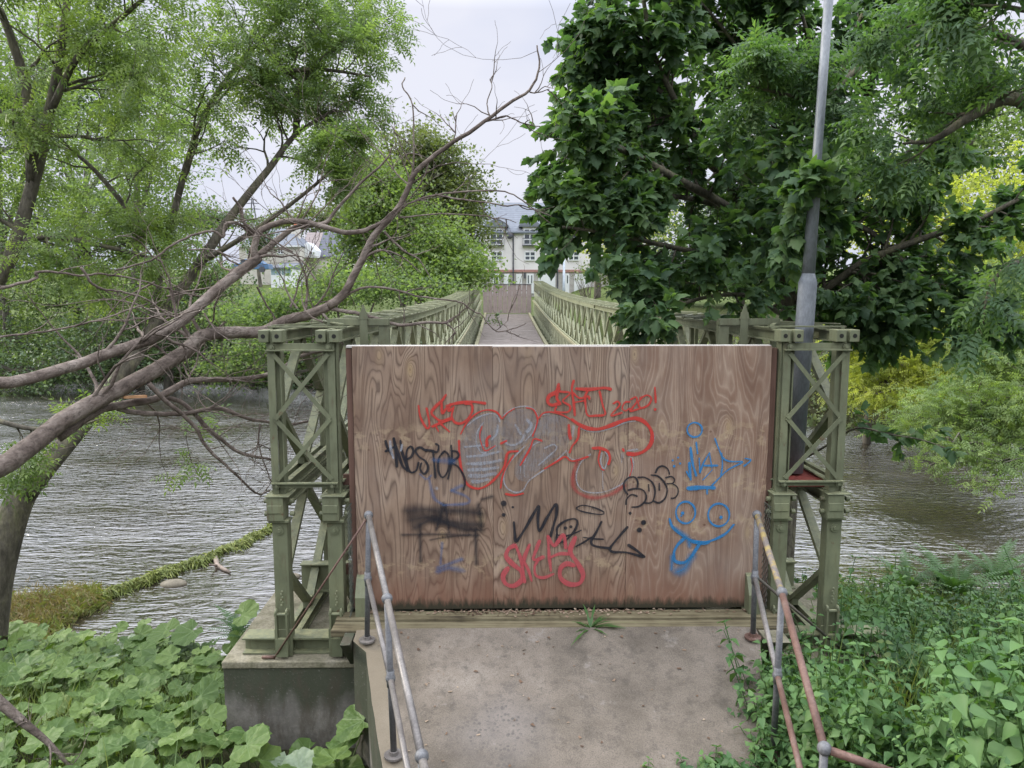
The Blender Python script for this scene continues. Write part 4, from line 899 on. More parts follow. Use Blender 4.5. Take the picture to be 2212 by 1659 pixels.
for (x0, x1) in ((1058, 1087), (1131, 1158), (1225, 1252), (1310, 1337)):
    d = MB(); p0 = at(x0-2, 505, YH); p1 = at(x1+3, 487, YH); d.box(p0.x, p1.x, YH-.05, YH+3.2, p0.z-.3, p1.z); o = d.build('dormer', RENDER_, th)
    r = MB(); ap = at((x0+x1)/2, 470, YH); xm = (p0.x+p1.x)/2
    for yb_ in (YH-.35, YH+4): r.v += [(p0.x-.4, yb_, p1.z), (p1.x+.4, yb_, p1.z), (xm, yb_, ap.z), (p0.x-.4, yb_, p1.z-.14), (p1.x+.4, yb_, p1.z-.14)]
    r.f = [(0,1,2), (5,7,6), (0,2,7,5), (1,6,7,2), (3,8,9,4), (0,3,4,1), (0,5,8,3), (1,4,9,6)]
    r.build('dormer_roof', SLATE, o)
    window(th, x0, x1, 494, 529, YH-.05, 2, 3)
    g = MB(); pa = at(x0-3, 530, YH); pb = at(x1+2, 516, YH); y = YH-.4
    for q in np.linspace(pa.x, pb.x, 9): g.box(q-.012, q+.012, y, y+.025, pa.z, pb.z)
    g.box(pa.x, pb.x, y-.01, y+.035, pb.z, pb.z+.05); g.box(pa.x, pb.x, y-.01, y+.4, pa.z-.06, pa.z); g.build('balcony_rail', DARKM, th)
    window(th, x0+2, x1-1, 543, 563, YH, 2, 2)
for (x0, x1) in ((1064, 1079), (1137, 1153), (1215, 1230)):
    d = MB(); prect(d, x0, x1, 591, 634, YH, .1, .06); o = d.build('door', WHITEP, th); w_ = (x1-x0)/4
    g = MB(); prect(g, x0+w_*1-.6, x0+w_*1+1.6, 595, 612, YH, .02, .075); prect(g, x0+w_*3-1.6, x0+w_*3+.6, 595, 612, YH, .02, .075); g.build('pane', GLASS, o)
for (x0, x1) in ((1088, 1101), (1115, 1128), (1163, 1200), (1240, 1275)):
    d = MB(); prect(d, x0, x1, 592, 634, YH, .1, .05); d.build('garage_door', WHITEP, th)
d = MB(); pp = at(1108.7, 503, YH); d.tube([(pp.x, YH-.1, .8), (pp.x, YH-.1, pp.z)], .07, 8); pp = at(1205, 503, YH); d.tube([(pp.x, YH-.1, .8), (pp.x, YH-.1, pp.z)], .07, 8); d.build('downpipe', DARKM, th)
d = MB(); pp = at(1101, 510, YH); d.ball((pp.x, YH-.3, pp.z), .3, 14, 8, (1, .25, 1)); d.build('satellite_dish', DARKM, th, True)
for x_ in (1083.5, 1133.5):
    d = MB(); pp = at(x_, 595, YH); d.box(pp.x-.09, pp.x+.09, YH-.3, YH-.1, pp.z-.3, pp.z+.25); d.build('wall_lamp', DARKM, th)
YL = 95
h1 = thing('house', 'cream house with hipped grey slate roof and red chimney pot, left of the bridge', 'house', (at(590, 600, YL).x, YL, 2.5))
m = MB(); a = at(519, 600, YL); b = at(648, 531, YL); m.box(a.x, b.x, YL, YL+8, 1.5, b.z); m.build('wall', CREAMR, h1)
gabled(h1, 515, 650, 494, 530, YL, 4, SLATE, 2.2)
m = MB(); prect(m, 514, 651, 530.5, 533.5, YL, .12, .42); m.build('gutter', WHITEP, h1)
window(h1, 532, 547, 535, 550, YL, 2, 3); window(h1, 600, 612, 535, 549, YL, 2, 2); window(h1, 562, 574, 535, 549, YL, 2, 2)
m = MB(); p0 = at(631, 514, YL+3); p1 = at(646, 487, YL+3); m.box(p0.x, p1.x, YL+2.6, YL+3.6, p0.z-.5, p1.z); o = m.build('chimney', CREAMR, h1)
m = MB(); m.tube([((p0.x+p1.x)/2, YL+3.1, p1.z), ((p0.x+p1.x)/2, YL+3.1, p1.z+.45)], .2, 10); m.build('chimney_pot', simple('terracotta', [(.3, (.5,.14,.07)), (.7, (.6,.2,.1))], 3), o)
m = MB(); a = at(585, 596, 90); b = at(629, 578, 90); m.box(a.x, b.x, 90, 94.9, 1.5, b.z); o = m.build('sun_room', WHITEP, h1); 
for q in ((586, 595), (597, 606), (609, 617), (619, 628)):
    g = MB(); prect(g, q[0], q[1], 580, 594, 90, .03, .02); g.build('pane', simple('pale_glass', [(.3, (.2,.3,.33)), (.7, (.33,.42,.45))], 2, .1, .02, spec=.8) if q[0] == 586 else bpy.data.materials['pale_glass'], o)
m = MB(); aa = at(583, 577.5, 90); bb_ = at(631, 577.5, 90); cc_ = at(607, 568, 95); m.v = [(aa.x, 89.6, aa.z), (bb_.x, 89.6, aa.z), (bb_.x, 95, cc_.z), (aa.x, 95, cc_.z), (aa.x, 89.6, aa.z-.12), (bb_.x, 89.6, aa.z-.12), (bb_.x, 95, aa.z-.12), (aa.x, 95, aa.z-.12)]
m.f = [(0,1,2,3), (4,7,6,5), (0,4,5,1), (1,5,6,2), (2,6,7,3), (3,7,4,0)]; m.build('sun_room_roof', SLATE, h1)
h2 = thing('house', 'terraced house with brown and dark tiled roofs and small white gable, behind the branches', 'house', (at(700, 600, YL).x, YL+4, 2.5))
m = MB(); a = at(651, 600, YL+4); b = at(745, 556, YL+4); m.box(a.x, b.x, YL+4, YL+12, 1.5, b.z); m.build('wall', CREAMR, h2)
gabled(h2, 649, 684.5, 502, 550, YL+4, 4, TILEB); gabled(h2, 685, 745, 501, 554, YL+4, 4, SLATE2)
m = MB(); p0 = at(658, 556, YL+2); p1 = at(684, 541, YL+2); ap = at(664, 523, YL+2); z0 = p0.z
for y in (YL+2, YL+6): m.v += [(p0.x, y, z0), (p1.x, y, z0), (p1.x, y, p1.z), (ap.x, y, ap.z), (p0.x, y, p1.z+.8)]
m.f = [(0,1,2,3,4), (9,8,7,6,5), (0,5,6,1), (1,6,7,2), (2,7,8,3), (3,8,9,4), (4,9,5,0)]; m.build('white_gable', WHITEP, h2)
window(h2, 671, 681, 543, 552, YL+2, 2, 1)
# electricity pylon
YP = 380; py_ = thing('pylon', 'distant steel lattice electricity pylon on the skyline above the cream house', 'pylon', (at(546, 480, YP).x, YP, 12))
m = MB(); c = at(546.5, 470, YP); tz = at(546.5, 427, YP).z; bz = 10
for sx in (-1, 1):
    m.tube([(c.x+sx*3.4, YP+sx, bz), (c.x+sx*1.2, YP, c.z), (c.x+sx*.25, YP, tz)], .16, 4)
    m.tube([(c.x+sx*3.4, YP+3-sx, bz), (c.x+sx*1.2, YP+1.4, c.z), (c.x+sx*.25, YP+.4, tz)], .13, 4)
H_ = np.linspace(bz, tz-1, 12)
for i in range(11):
    w0 = np.interp(H_[i], [bz, c.z, tz], [3.4, 1.2, .25]); w1 = np.interp(H_[i+1], [bz, c.z, tz], [3.4, 1.2, .25])
    m.tube([(c.x-w0, YP, H_[i]), (c.x+w1, YP, H_[i+1])], .07, 4); m.tube([(c.x+w0, YP, H_[i]), (c.x-w1, YP, H_[i+1])], .07, 4)
m.build('tower', DARKM, py_)
m = MB()
for y_, hw in ((440, 3.4), (452, 4.0), (432, 2.4)):
    z = at(546, y_, YP).z; m.tube([(c.x-hw, YP, z), (c.x, YP, z+.5), (c.x+hw, YP, z)], .12, 4); m.tube([(c.x-hw, YP, z), (c.x+hw, YP, z)], .1, 4)
m.build('cross_arm', DARKM, py_)
# blue car by the cream house
p = at(545, 583, 82); car = thing('parked_car', 'small blue car parked in front of the cream house', 'car', (p.x, 82, p.z-.3))
CARB = simple('blue_car_paint', [(.3, (.06,.13,.26)), (.7, (.09,.18,.32))], 2, .25, .0, spec=.8)
m = MB(); z = p.z-.3; prof = [(-2, .35), (-2, .85), (-1.75, .95), (-1.1, 1.0), (-.55, 1.45), (.75, 1.47), (1.45, 1.02), (2, .9), (2.05, .35)]
for yy_ in (81.2, 82.8): m.v += [(p.x+a, yy_, z+b) for a, b in prof]
n = len(prof); m.f = [tuple(range(n)), tuple(range(2*n-1, n-1, -1))]+[(i, i+n, (i+1) % n+n, (i+1) % n) for i in range(n)]
m.build('body', CARB, car, bevel=.05)
m = MB()
for (a0, a1) in ((-.95, .0), (.1, 1.2)): m.box(p.x+a0, p.x+a1, 81.17, 81.2, z+1.02, z+1.36)
m.build('window', GLASS, car)
for a in (-1.25, 1.3):
    m = MB(); m.tube([(p.x+a, 81.15, z+.33), (p.x+a, 81.4, z+.33)], .33, 16); m.build('wheel', DARKM, car)

# ------------------------------------------------------------------ vegetation
def leaf_ash():   # compound leaf, along +Y, 9 leaflets; unit = metre
    v = []; f = []
    def lf(px, py, ang, l, w):
        c, s = math.cos(ang), math.sin(ang); n = len(v)
        for (a, b, z) in ((0, 0, 0), (w, l*.42, .012), (0, l, -.012), (-w, l*.42, .012)):
            v.append((px+a*c+b*s, py-a*s+b*c, z-.10*py*py*6-abs(b*s)*.25))
        f.append((n, n+1, n+2, n+3))
    for i in range(4):
        y = .05+i*.045
        for sg in (-1, 1): lf(0, y, sg*R(58), .068, .0125)
    lf(0, .225, 0, .07, .013)
    n = len(v); v.extend([(-.0018, 0, 0), (.0018, 0, 0), (.001, .22, -.03), (-.001, .22, -.03)]); f.append((n, n+1, n+2, n+3))
    return v, f
def leaf_maple():
    pr = [(0,0), (.12,-.04), (.27,.0), (.36,.10), (.33,.20), (.46,.27), (.55,.43), (.40,.47), (.30,.50), (.31,.62), (.24,.72), (.14,.80), (.0,1.0)]
    pts = pr+[(-x, y) for x, y in pr[-2:0:-1]]
    v = [(x*.92, y, -.35*x*x*1.6-.22*y*y+.03*math.sin(9*x+5*y)) for x, y in pts]; n = len(v); v.append((0, .40, .05))
    return v, [(i, (i+1) % n, n) for i in range(n)]
def leaf_simple(w=.45, serr=.05):
    pr = [(0,0), (w*.7,.10), (w,.27), (w*.74,.5), (w*.34,.76), (0,1.0)]
    v = [(x, y, .32*abs(x)-.3*y*y) for x, y in pr]+[(-x, y, .32*abs(x)-.3*y*y) for x, y in pr[-2:0:-1]]
    v += [(0, .3, -.05), (0, .6, -.14)]
    return v, [(0,1,2,10), (2,3,11,10), (3,4,5,11), (5,6,7,11), (7,8,10,11), (8,9,0,10)]
def leaf_round(seed=0):   # butterbur
    r_ = random.Random(seed); N = 30; v = []; f = []
    ph = [r_.uniform(0, 6) for _ in range(4)]
    for ring, rr in ((0, .33), (1, .68), (2, 1.0)):
        for i in range(N):
            t = R(-90)+R(16)+(2*math.pi-R(32))*i/(N-1)
            lob = 1+.10*math.cos(t*2+1)+.05*math.sin(7*t+ph[0])+.035*math.sin(13*t+ph[1]) if ring == 2 else 1
            notch = .78+.22*min(1, min(i, N-1-i)/5) if ring == 2 else 1
            r2 = rr*lob*notch*.5
            z = .10*rr*rr*(1 if ring < 2 else .7)+.035*rr*math.sin(5*t+ph[2])+.03*rr*math.sin(9*t+ph[3])-.10*max(0, math.sin(t))*rr
            v.append((r2*math.cos(t)*1.05, r2*math.sin(t)+.12, z))
    c = len(v); v.append((0, -.02, -.01))
    for i in range(N-1):
        f.append((c, i, i+1))
        for k in range(2): a = k*N+i; f.append((a, a+N, a+N+1, a+1))
    return v, f
ASH = leaf_ash(); MAP = leaf_maple(); SIM = leaf_simple(); SIMW = leaf_simple(.3)

G_ASH = leafmat('ash_leaves', (.075,.12,.055), (.135,.195,.085), (.22,.29,.11), .55, .5, (1.45,1.55,.65))
G_ASHB = leafmat('ash_leaves_bright', (.08,.13,.05), (.145,.21,.075), (.24,.31,.10), .48, .5, (1.35,1.45,.6))
G_YEL = leafmat('yellow_green_leaves', (.15,.20,.05), (.28,.33,.08), (.44,.47,.13), .55, .5, (1.6,1.6,.65))
G_SYC = leafmat('sycamore_leaves', (.038,.074,.042), (.075,.135,.064), (.145,.22,.085), .46, .6, (1.5,1.7,.6))
G_DARK = leafmat('dark_far_leaves', (.05,.08,.045), (.085,.13,.065), (.14,.19,.08), .35)
G_OLIVE = leafmat('olive_leaves', (.06,.085,.04), (.115,.145,.065), (.19,.22,.09), .38)
G_BUT = leafmat('butterbur_leaves', (.045,.11,.035), (.085,.18,.055), (.15,.26,.085), .25, .5)
def butmat():
    m = leafmat('butterbur_leaf_veined', (.045,.088,.022), (.10,.165,.04), (.185,.26,.07), .32, .55); t = m.node_tree; k = NT(t)
    a = k.n('ShaderNodeAttribute', attribute_name='lp'); sp_ = k.sep(a.outputs['Vector'])
    ang = k.math('ARCTAN2', sp_[0], sp_[1]); fr = k.math('FRACT', k.math('ADD', k.math('MULTIPLY', ang, 9/6.2832), .5)); d = k.math('ABSOLUTE', k.math('SUBTRACT', fr, .5))
    r_ = k.math('SQRT', k.math('ADD', k.math('MULTIPLY', sp_[0], sp_[0]), k.math('MULTIPLY', sp_[1], sp_[1])))
    ve = k.ramp(k.math('MULTIPLY', d, r_), [(.004, .55), (.011, 0)])
    n = k.ramp(k.vor(k.coord(), 38), [(.1, 0), (.6, .22)])
    rp_ = [x for x in t.nodes if x.type == 'VALTORGB'][0]; e_ = rp_.color_ramp.elements.new(1.0); e_.color = (.28, .34, .24, 1); rp_.color_ramp.elements[2].position = .8; e2_ = rp_.color_ramp.elements.new(.96); e2_.color = (.18, .25, .10, 1)
    pr = [x for x in t.nodes if x.type == 'BSDF_PRINCIPLED'][0]; src = pr.inputs['Base Color'].links[0].from_socket
    c = k.mix(n, src, (.03,.08,.02)); c = k.mix(ve, c, (.26,.36,.16)); k.l(c, pr.inputs['Base Color']); k.l(k.bump(k.vor(k.coord(), 30), .5, .01), pr.inputs['Normal'])
    return m
G_BUT = butmat()
G_NET = leafmat('nettle_leaves', (.038,.090,.036), (.086,.175,.060), (.165,.27,.09), .34, .5)
G_FERN = leafmat('fern_fronds', (.03,.07,.025), (.055,.12,.035), (.10,.18,.05), .3)
G_GRASS = leafmat('grass_blades', (.06,.10,.025), (.12,.18,.045), (.22,.25,.08), .4)
G_ALGAE = leafmat('river_weed', (.07,.09,.02), (.13,.165,.035), (.22,.24,.06), .25, .6)

def rv(): 
    v = rng.normal(size=3); return Vector(v/np.linalg.norm(v))
class Tree:
    def __init__(s): s.br = MB(); s.lp = []; s.ld = []
    def limb(s, pts, r0, r1, n=8, wig=.0):
        pts = [Vector(p) for p in pts]
        # smooth
        o = []
        for i in range(len(pts)-1):
            p0 = pts[i-1] if i else pts[0]*2-pts[1]; p3 = pts[i+2] if i+2 < len(pts) else pts[-1]*2-pts[-2]
            for j in range(4):
                t = j/4; o.append(.5*((2*pts[i])+(-p0+pts[i+1])*t+(2*p0-5*pts[i]+4*pts[i+1]-p3)*t*t+(-p0+3*pts[i]-3*pts[i+1]+p3)*t**3))
        o.append(pts[-1])
        if wig: o = [p+rv()*wig*(0 < i < len(o)-1) for i, p in enumerate(o)]
        rad = [(r0+(r1-r0)*i/(len(o)-1)) for i in range(len(o))]
        s.br.tube(o, rad, n); return o, rad
    def grow(s, p, d, length, r, lev, leaves=7, grav=0., up=.15, lmax=3, bend=.22, spread=(35, 65), kids=(4, 6), nosides=5):
        n = 5; pts = [p]; dd = d.normalized()
        for i in range(n):
            dd = (dd+rv()*bend+Vector((0, 0, up-grav))*.3).normalized(); pts.append(pts[-1]+dd*length/n)
        rad = [max(.0016, r*(1-.72*i/n)) for i in range(n+1)]
        s.br.tube(pts, rad, nosides if lev < 2 else 4, False)
        if lev >= lmax:
            for i in range(leaves):
                t = (i+.6+rng.random()*.4)/leaves*n; j = min(int(t), n-1); q = pts[j].lerp(pts[j+1], t-j)
                ax = (pts[j+1]-pts[j]).normalized(); side = ax.cross(rv()).normalized()
                s.lp.append(q); s.ld.append((ax*.55+side*.9+Vector((0,0,.05))).normalized())
            s.lp.append(pts[-1]); s.ld.append(dd); return
        k = int(rng.integers(kids[0], kids[1]+1))
        for i in range(k):
            t = (.25+.75*(i+rng.random()*.7)/k)*n; j = min(int(t), n-1); q = pts[j].lerp(pts[j+1], min(1, t-j))
            ax = (pts[j+1]-pts[j]).normalized(); side = ax.cross(rv()).normalized(); a = R(rng.uniform(*spread))
            s.grow(q, ax*math.cos(a)+side*math.sin(a), length*rng.uniform(.45, .7), rad[j]*.6, lev+1, leaves, grav, up, lmax, bend, spread, kids, nosides)
        s.grow(pts[-1], dd, length*.5, rad[-1], lev+1, leaves, grav, up, lmax, bend, spread, kids, nosides)
    def sprout(s, limb, rad, n, length, lev=1, t0=.15, t1=1, bias=(0,0,0), tap=.35, **kw):
        m = len(limb)-1; bias = Vector(bias)
        for i in range(n):
            t = (t0+(t1-t0)*(i+rng.random()*.9)/n)*m; j = min(int(t), m-1); q = limb[j].lerp(limb[j+1], t-j)
            ax = (limb[j+1]-limb[j]).normalized(); side = ax.cross(rv()).normalized(); a = R(rng.uniform(40, 75))
            s.grow(q, ax*math.cos(a)+side*math.sin(a)+bias, length*rng.uniform(.6, 1.15)*(1-tap*t/m), rad[j]*.45, lev, **kw)
    def build(s, name, label, cat, base, tmpl, lmat, bmat, size=1, smin=.75, smax=1.2, group=None, droop=.25, flat=1., trunk='trunk'):
        o = thing(name, label, cat, base, group)
        s.br.build(trunk, bmat, o, True)
        n = len(s.lp)
        if n:
            pos = np.array([tuple(p) for p in s.lp]); ax = np.array([tuple(p) for p in s.ld]); ax[:, 2] -= droop
            nm = rng.normal(size=(n, 3))*.45; nm[:, 2] += flat
            M = frames(pos, ax, nm, rng.uniform(smin, smax, n)*size)
            tint = np.clip(rng.normal(.5, .25, n), 0, 1)
            inst_mesh('crown', tmpl[0], tmpl[1], M, lmat, o, tint)
        return o

def blobs_tree(name, label, base, trunk_h, r_t, blobs, n, lsize, lmat, bmat=None, tmpl=None, group=None, seed=0, droop=.2):
    """a tree seen from far: trunk, limbs to every foliage mass, leaf clumps gathered on twiggy clusters inside the masses"""
    g = np.random.default_rng(seed+100); t = Tree(); base = Vector(base); top = base+Vector((g.normal()*.3, 0, trunk_h))
    tr, rad = t.limb([base-Vector((0,0,.4)), base.lerp(top, .5)+Vector((g.normal()*.2, g.normal()*.2, 0)), top], r_t, r_t*.7, 8)
    pos = []; vol = sum(b[3]*b[4]*b[5] for b in blobs)
    for b in blobs:
        c = Vector(b[:3]); mid = top.lerp(c, .5)+Vector((0, 0, -.1*(c-top).length))
        t.limb([top-Vector((0,0,.2)), mid, c], r_t*.5, r_t*.15, 6)
        nb = max(8, int(n*(b[3]*b[4]*b[5])**.8/sum((q[3]*q[4]*q[5])**.8 for q in blobs)))
        ncl = max(6, nb//16)
        d = g.normal(size=(ncl, 3)); d /= np.linalg.norm(d, axis=1, keepdims=True); rr = g.random(ncl)**.4*(1+.22*g.normal(size=ncl))
        cc = np.array(b[:3])+d*rr[:, None]*np.array(b[3:6])
        for q in cc[:: max(1, ncl//14)]: t.br.tube([c, (c+Vector(q))/2+Vector(g.normal(size=3)*.15), Vector(q)], [r_t*.12, r_t*.08, r_t*.03], 4, False)
        k = nb//ncl; sz = (.115 if tmpl is not None else lsize)*4.2
        pp = cc[:, None, :]+g.normal(size=(ncl, k, 3))*np.array([sz, sz, sz*.45])*.55
        pos.append(pp.reshape(-1, 3))
    pos = np.concatenate(pos); m = len(pos); ax = g.normal(size=(m, 3)); ax[:, 2] = ax[:, 2]*.5-droop; nm = g.normal(size=(m, 3))*.55; nm[:, 2] += 1
    o = thing(name, label, 'tree', base, group); t.br.build('trunk', bmat or BARK_FAR, o, True)
    tm = tmpl or SIM
    inst_mesh('crown', tm[0], tm[1], frames(pos, ax, nm, g.uniform(.7, 1.3, m)*(lsize if tmpl is None else lsize*4.6)), lmat, o, np.clip(g.normal(.5, .25, m), 0, 1))
    return o
def pb(px, py, Yd, rx, ry, rz_=None):   # foliage mass given by picture position, depth and radii in metres
    p = at(px, py, Yd); return (p.x, p.y, p.z, rx, ry, rz_ or rx*.7)
def ground_pt(x, y): return (x, y, float(hgt(x, y)))

# --- far bank trees, left
FG = 'trees on the far bank'
def bt(label, px, Yd, trunk_h, r, blobs, n, ls, mat, seed, **k):
    x = at(px, 650, Yd).x
    return blobs_tree(k.pop('name', 'bank_tree'), label, ground_pt(x, Yd), trunk_h, r, [pb(*b) for b in blobs], n, ls, mat, seed=seed, **k)
bt('tall dark green tree at the left edge of the far bank', 20, 46, 6, .35, [(0,330,46,4,3,4), (80,480,45,4.5,3,3.5), (0,600,44,5,3,3), (90,180,47,3.5,3,3.5), (10,740,42,4,2,2.6)], 14000, .17, G_DARK, 1)
bt('tree with bright yellow green foliage on the left of the far bank', 150, 44, 5, .3, [(140,560,43,4,3,3), (200,430,44,3.6,3,3), (130,660,42,4,2.5,2.4), (190,300,45,3,3,3.2), (230,620,42,3,2.5,2.4)], 13000, .16, G_ASHB, 2)
bt('broad mid green tree with a pale straight trunk on the far bank', 292, 40, 10, .26, [(290,360,41,4,3,3.5), (360,470,41,3.5,3,2.8), (240,460,40,3.2,3,2.8), (330,600,39,3.4,2.5,2.2), (350,260,41,2.6,2,2.4), (300,180,41,2.4,2,2)], 12000, .15, G_ASH, 3)
bt('dark low tree leaning over the water on the far bank, left of the houses', 350, 40, 4, .3, [(330,700,39,4.2,2.5,2.2), (420,640,40,3.4,2.5,2.2), (240,740,38.5,4,2.5,1.8), (120,790,38,4,2,1.6), (450,740,40,3.2,2,1.6), (30,800,38,3.5,2,1.5)], 15000, .15, G_DARK, 4)
bt('round olive tree standing behind the bridge on the left', 905, 60, 7, .4, [(905,370,60,4.0,3.5,3.2), (960,420,60,3.2,3,3), (850,430,60,3.4,3,3), (900,470,59,4,3,3), (985,500,58,2.6,3,3), (930,330,60,2.6,3,2.2), (840,400,60,2.4,3,2.4), (1000,440,59,2.2,3,2.4)], 30000, .24, G_OLIVE, 5)
bt('bright ash tree beside the far left side of the bridge', 860, 40, 5, .22, [(800,430,40,1.7,2,2.2), (860,490,39,2.6,2,1.9), (960,550,38,2.3,2,1.4), (1010,585,37,1.5,1.6,.9), (775,520,40,1.2,2,1.4), (900,590,37,2.6,2,1.0), (830,400,40,1.3,2,1.3)], 24000, .17, G_ASHB, 6)
bt('grey green tree beside the left side of the bridge, low over the water', 740, 36, 3, .2, [(720,610,35,2.2,2,1.1), (820,620,34,2.6,2,.9), (640,665,36,2.4,2,.8), (930,625,34,1.8,1.5,.6), (560,670,36,2.4,2,.8), (600,730,35,2.2,2,1.3), (500,790,36,2,1.6,1)], 15000, .14, G_ASH, 7)
bt('leafy shrub tree on the far bank right behind the fallen branches', 520, 40, 2.5, .2, [(455,600,41,1.3,2,1.3), (745,590,41,1.0,2,1.0), (740,630,41,1.4,2,.7), (490,690,39,2.2,2,1.1)], 6000, .14, G_ASHB, 8)
bt('tall airy tree behind the leaning ash, far left bank', 190, 50, 8, .3, [(120,230,50,4,3,3.4), (230,150,50,4,3,3.2), (330,120,50,3.4,3,3), (40,90,50,4,3,3.4), (400,260,50,3,3,2.6)], 13000, .19, G_ASH, 31)
bt('faint olive tree on the skyline behind the left houses', 640, 130, 5, .4, [(650,470,130,4,3,3), (700,480,130,4,3,2.6), (600,485,130,3,3,2), (740,470,128,4,3,3)], 5000, .4, G_OLIVE, 9, group=None)
bt('faint dark tree on the skyline left of the pylon', 480, 140, 5, .4, [(470,478,140,4,3,2.2), (520,470,142,2.6,2,1.6), (430,470,138,4,3,3)], 3500, .4, G_DARK, 10)
bt('dark conifer-like shrub in front of the cream house roof', 565, 90, 4, .25, [(567,500,90,1.5,1.5,1.9), (560,520,90,2,1.5,1.6)], 2500, .22, G_DARK, 11)
# --- far bank, right
bt('pale yellow tree behind the sycamore, right of the town houses', 1290, 62, 6, .3, [(1260,430,62,3,3,2.4), (1330,450,62,3.5,3,2.6), (1400,430,63,3.5,3,2.6), (1350,520,62,4,3,2)], 8000, .22, G_YEL, 12)
bt('low golden shrub tree beyond the right side of the bridge', 1340, 52, 2.4, .2, [(1320,590,52,2,2,1.0), (1400,600,52,2.6,2,1.1), (1480,590,50,3,2,1.4), (1560,600,50,3,2,1.4)], 7000, .17, G_OLIVE, 13)
bt('green tree on the far bank behind the sycamore trunk', 1600, 48, 4, .3, [(1580,480,48,4,3,3), (1700,520,48,4,3,3), (1500,500,48,4,3,2.6), (1640,610,47,4,3,1.2)], 9000, .2, G_DARK, 14)
bt('sunlit yellow green tree on the right bank hanging over the water', 1900, 25, 3.2, .16, [(1880,690,24.5,1.5,1.6,.9), (1960,700,24,1.8,1.6,1.0), (2050,700,23.5,1.8,1.6,1.1), (1880,780,24.5,1.2,1.4,.8), (1960,790,23.5,1.4,1.5,.8), (1860,850,24,.8,1.2,.5), (2060,810,23,1.4,1.4,1.0), (1930,860,23,.9,1,.5)], 9500, .30, G_YEL, 15, tmpl=ASH)
bt('mid green feathery tree on the right drooping to the river', 2330, 19, 3.5, .2, [(2170,780,18.5,1.3,1.4,1.0), (2100,870,17.5,1.1,1.2,.6), (2200,880,17,1.0,1.2,.7), (2040,900,18,.7,1,.35), (2230,720,19,1.6,1.6,1.2), (2080,960,16.5,.8,.9,.35), (2180,990,16,.8,.9,.35), (1980,940,18.5,.6,.8,.25), (2120,640,20,1.3,1.4,.9), (2020,1000,16.5,.5,.6,.16), (2130,1040,15.5,.4,.5,.15)], 9500, .26, G_ASHB, 16, tmpl=ASH)
bt('bright backlit tree at the right edge behind the sycamore', 2120, 30, 6, .25, [(1980,470,30,3,2.5,2.2), (2100,520,29,3,2.5,2.4), (2180,600,28,2.6,2.4,2.2), (1880,440,31,2.6,2,1.8), (2210,450,30,3,2.5,2.4), (2040,600,29,2.6,2,1.4)], 22000, .14, G_YEL, 17)
bt('dark tree top right behind the lamp column', 2050, 34, 8, .3, [(2050,330,34,3.5,3,3), (2150,250,34,3.5,3,3.2), (1950,380,34,2.6,2.4,2)], 9000, .17, G_ASH, 18)
# bare multi stem shrub by the far end
t = Tree(); b0 = Vector(ground_pt(at(1262, 600, 55).x, 55)); b0.z = 1.3
for i in range(9):
    d = Vector((rng.normal()*.35, rng.normal()*.2, 1)); t.grow(b0+Vector((rng.normal()*.25, 0, 0)), d, rng.uniform(1.6, 2.6), .05, 1, leaves=0, lmax=3, kids=(2, 3), bend=.12, spread=(15, 35))
t.lp = t.ld = []
t.build('bare_shrub', 'bare multi-stemmed shrub beyond the far right end of the bridge', 'shrub', b0, SIM, G_OLIVE, BARK_DEAD, trunk='stems')

# --- low shrubs along the far shore (left and right), so the bank reads as vegetation
def shore_cover(name, xr_, n, mat, yoff=(0, 3.2), hmax=1.6, ls=.14, seed=0, lim=None):
    g = np.random.default_rng(seed); x = g.uniform(*xr_, n); y = far_shore(x)+g.uniform(*yoff, n); cl = np.sin(x*1.7+seed)*.5+np.sin(x*.63+2)*.5
    z = hgt(x, y)+g.random(n)*hmax*(.6+.4*cl)
    z = np.maximum(z, WZ+.05); pos = np.stack([x, y, z], 1); ax = g.normal(size=(n, 3)); ax[:, 2] = -.3; nm = g.normal(size=(n, 3))*.5; nm[:, 1] -= .5; nm[:, 2] += .7
    tag(inst_mesh(name, SIM[0], SIM[1], frames(pos, ax, nm, g.uniform(.7, 1.4, n)*ls), mat, None, g.random(n)), None, None, kind='stuff')
shore_cover('bank_undergrowth', (-42, 0), 26000, G_DARK, (-.8, 4), 2.2, .17, 1)
shore_cover('bank_undergrowth', (2.5, 5.5), 3500, G_OLIVE, (-.6, 4), 1.2, .15, 2)
shore_cover('bank_undergrowth', (8, 26), 9000, G_OLIVE, (-.3, 5), 1.1, .13, 3)

# --- leaning ash in the left foreground
t = Tree()
def lim(pts, r0, r1, n=8): return t.limb([at(*p) for p in pts], r0, r1, n)
lim([(-42,1480,8.4), (-22,1300,8.5), (4,1190,8.6), (38,1090,8.7), (75,1035,8.75)], .24, .135, 14)
lim([(55,1065,8.7), (100,1010,8.8), (200,890,9.2), (300,760,9.6)], .13, .09, 12)
tk, tr_ = lim([(290,772,9.58), (330,710,9.7), (395,620,10), (450,540,10.1), (490,480,10.2), (540,415,10.3), (583,362,10.4), (612,322,10.45), (640,290,10.5), (680,262,10.55), (725,237,10.6)], .082, .02, 12)
b1, r1 = lim([(330,700,9.7), (352,560,10.2), (420,300,10.6), (480,185,10.8), (560,90,11), (640,0,11.2)], .06, .02)
b2, r2 = lim([(430,570,10), (560,490,9.6), (680,400,9.4), (750,330,9.3)], .04, .012)
b3, r3 = lim([(640,290,10.5), (650,180,10.6), (740,90,10.7), (800,40,10.8)], .05, .015)
b4, r4 = lim([(352,560,10.2), (250,420,10.4), (160,330,10.6), (60,300,10.8)], .045, .015)
b5, r5 = lim([(480,185,10.8), (580,160,10.6), (690,150,10.5), (800,165,10.4)], .05, .014)
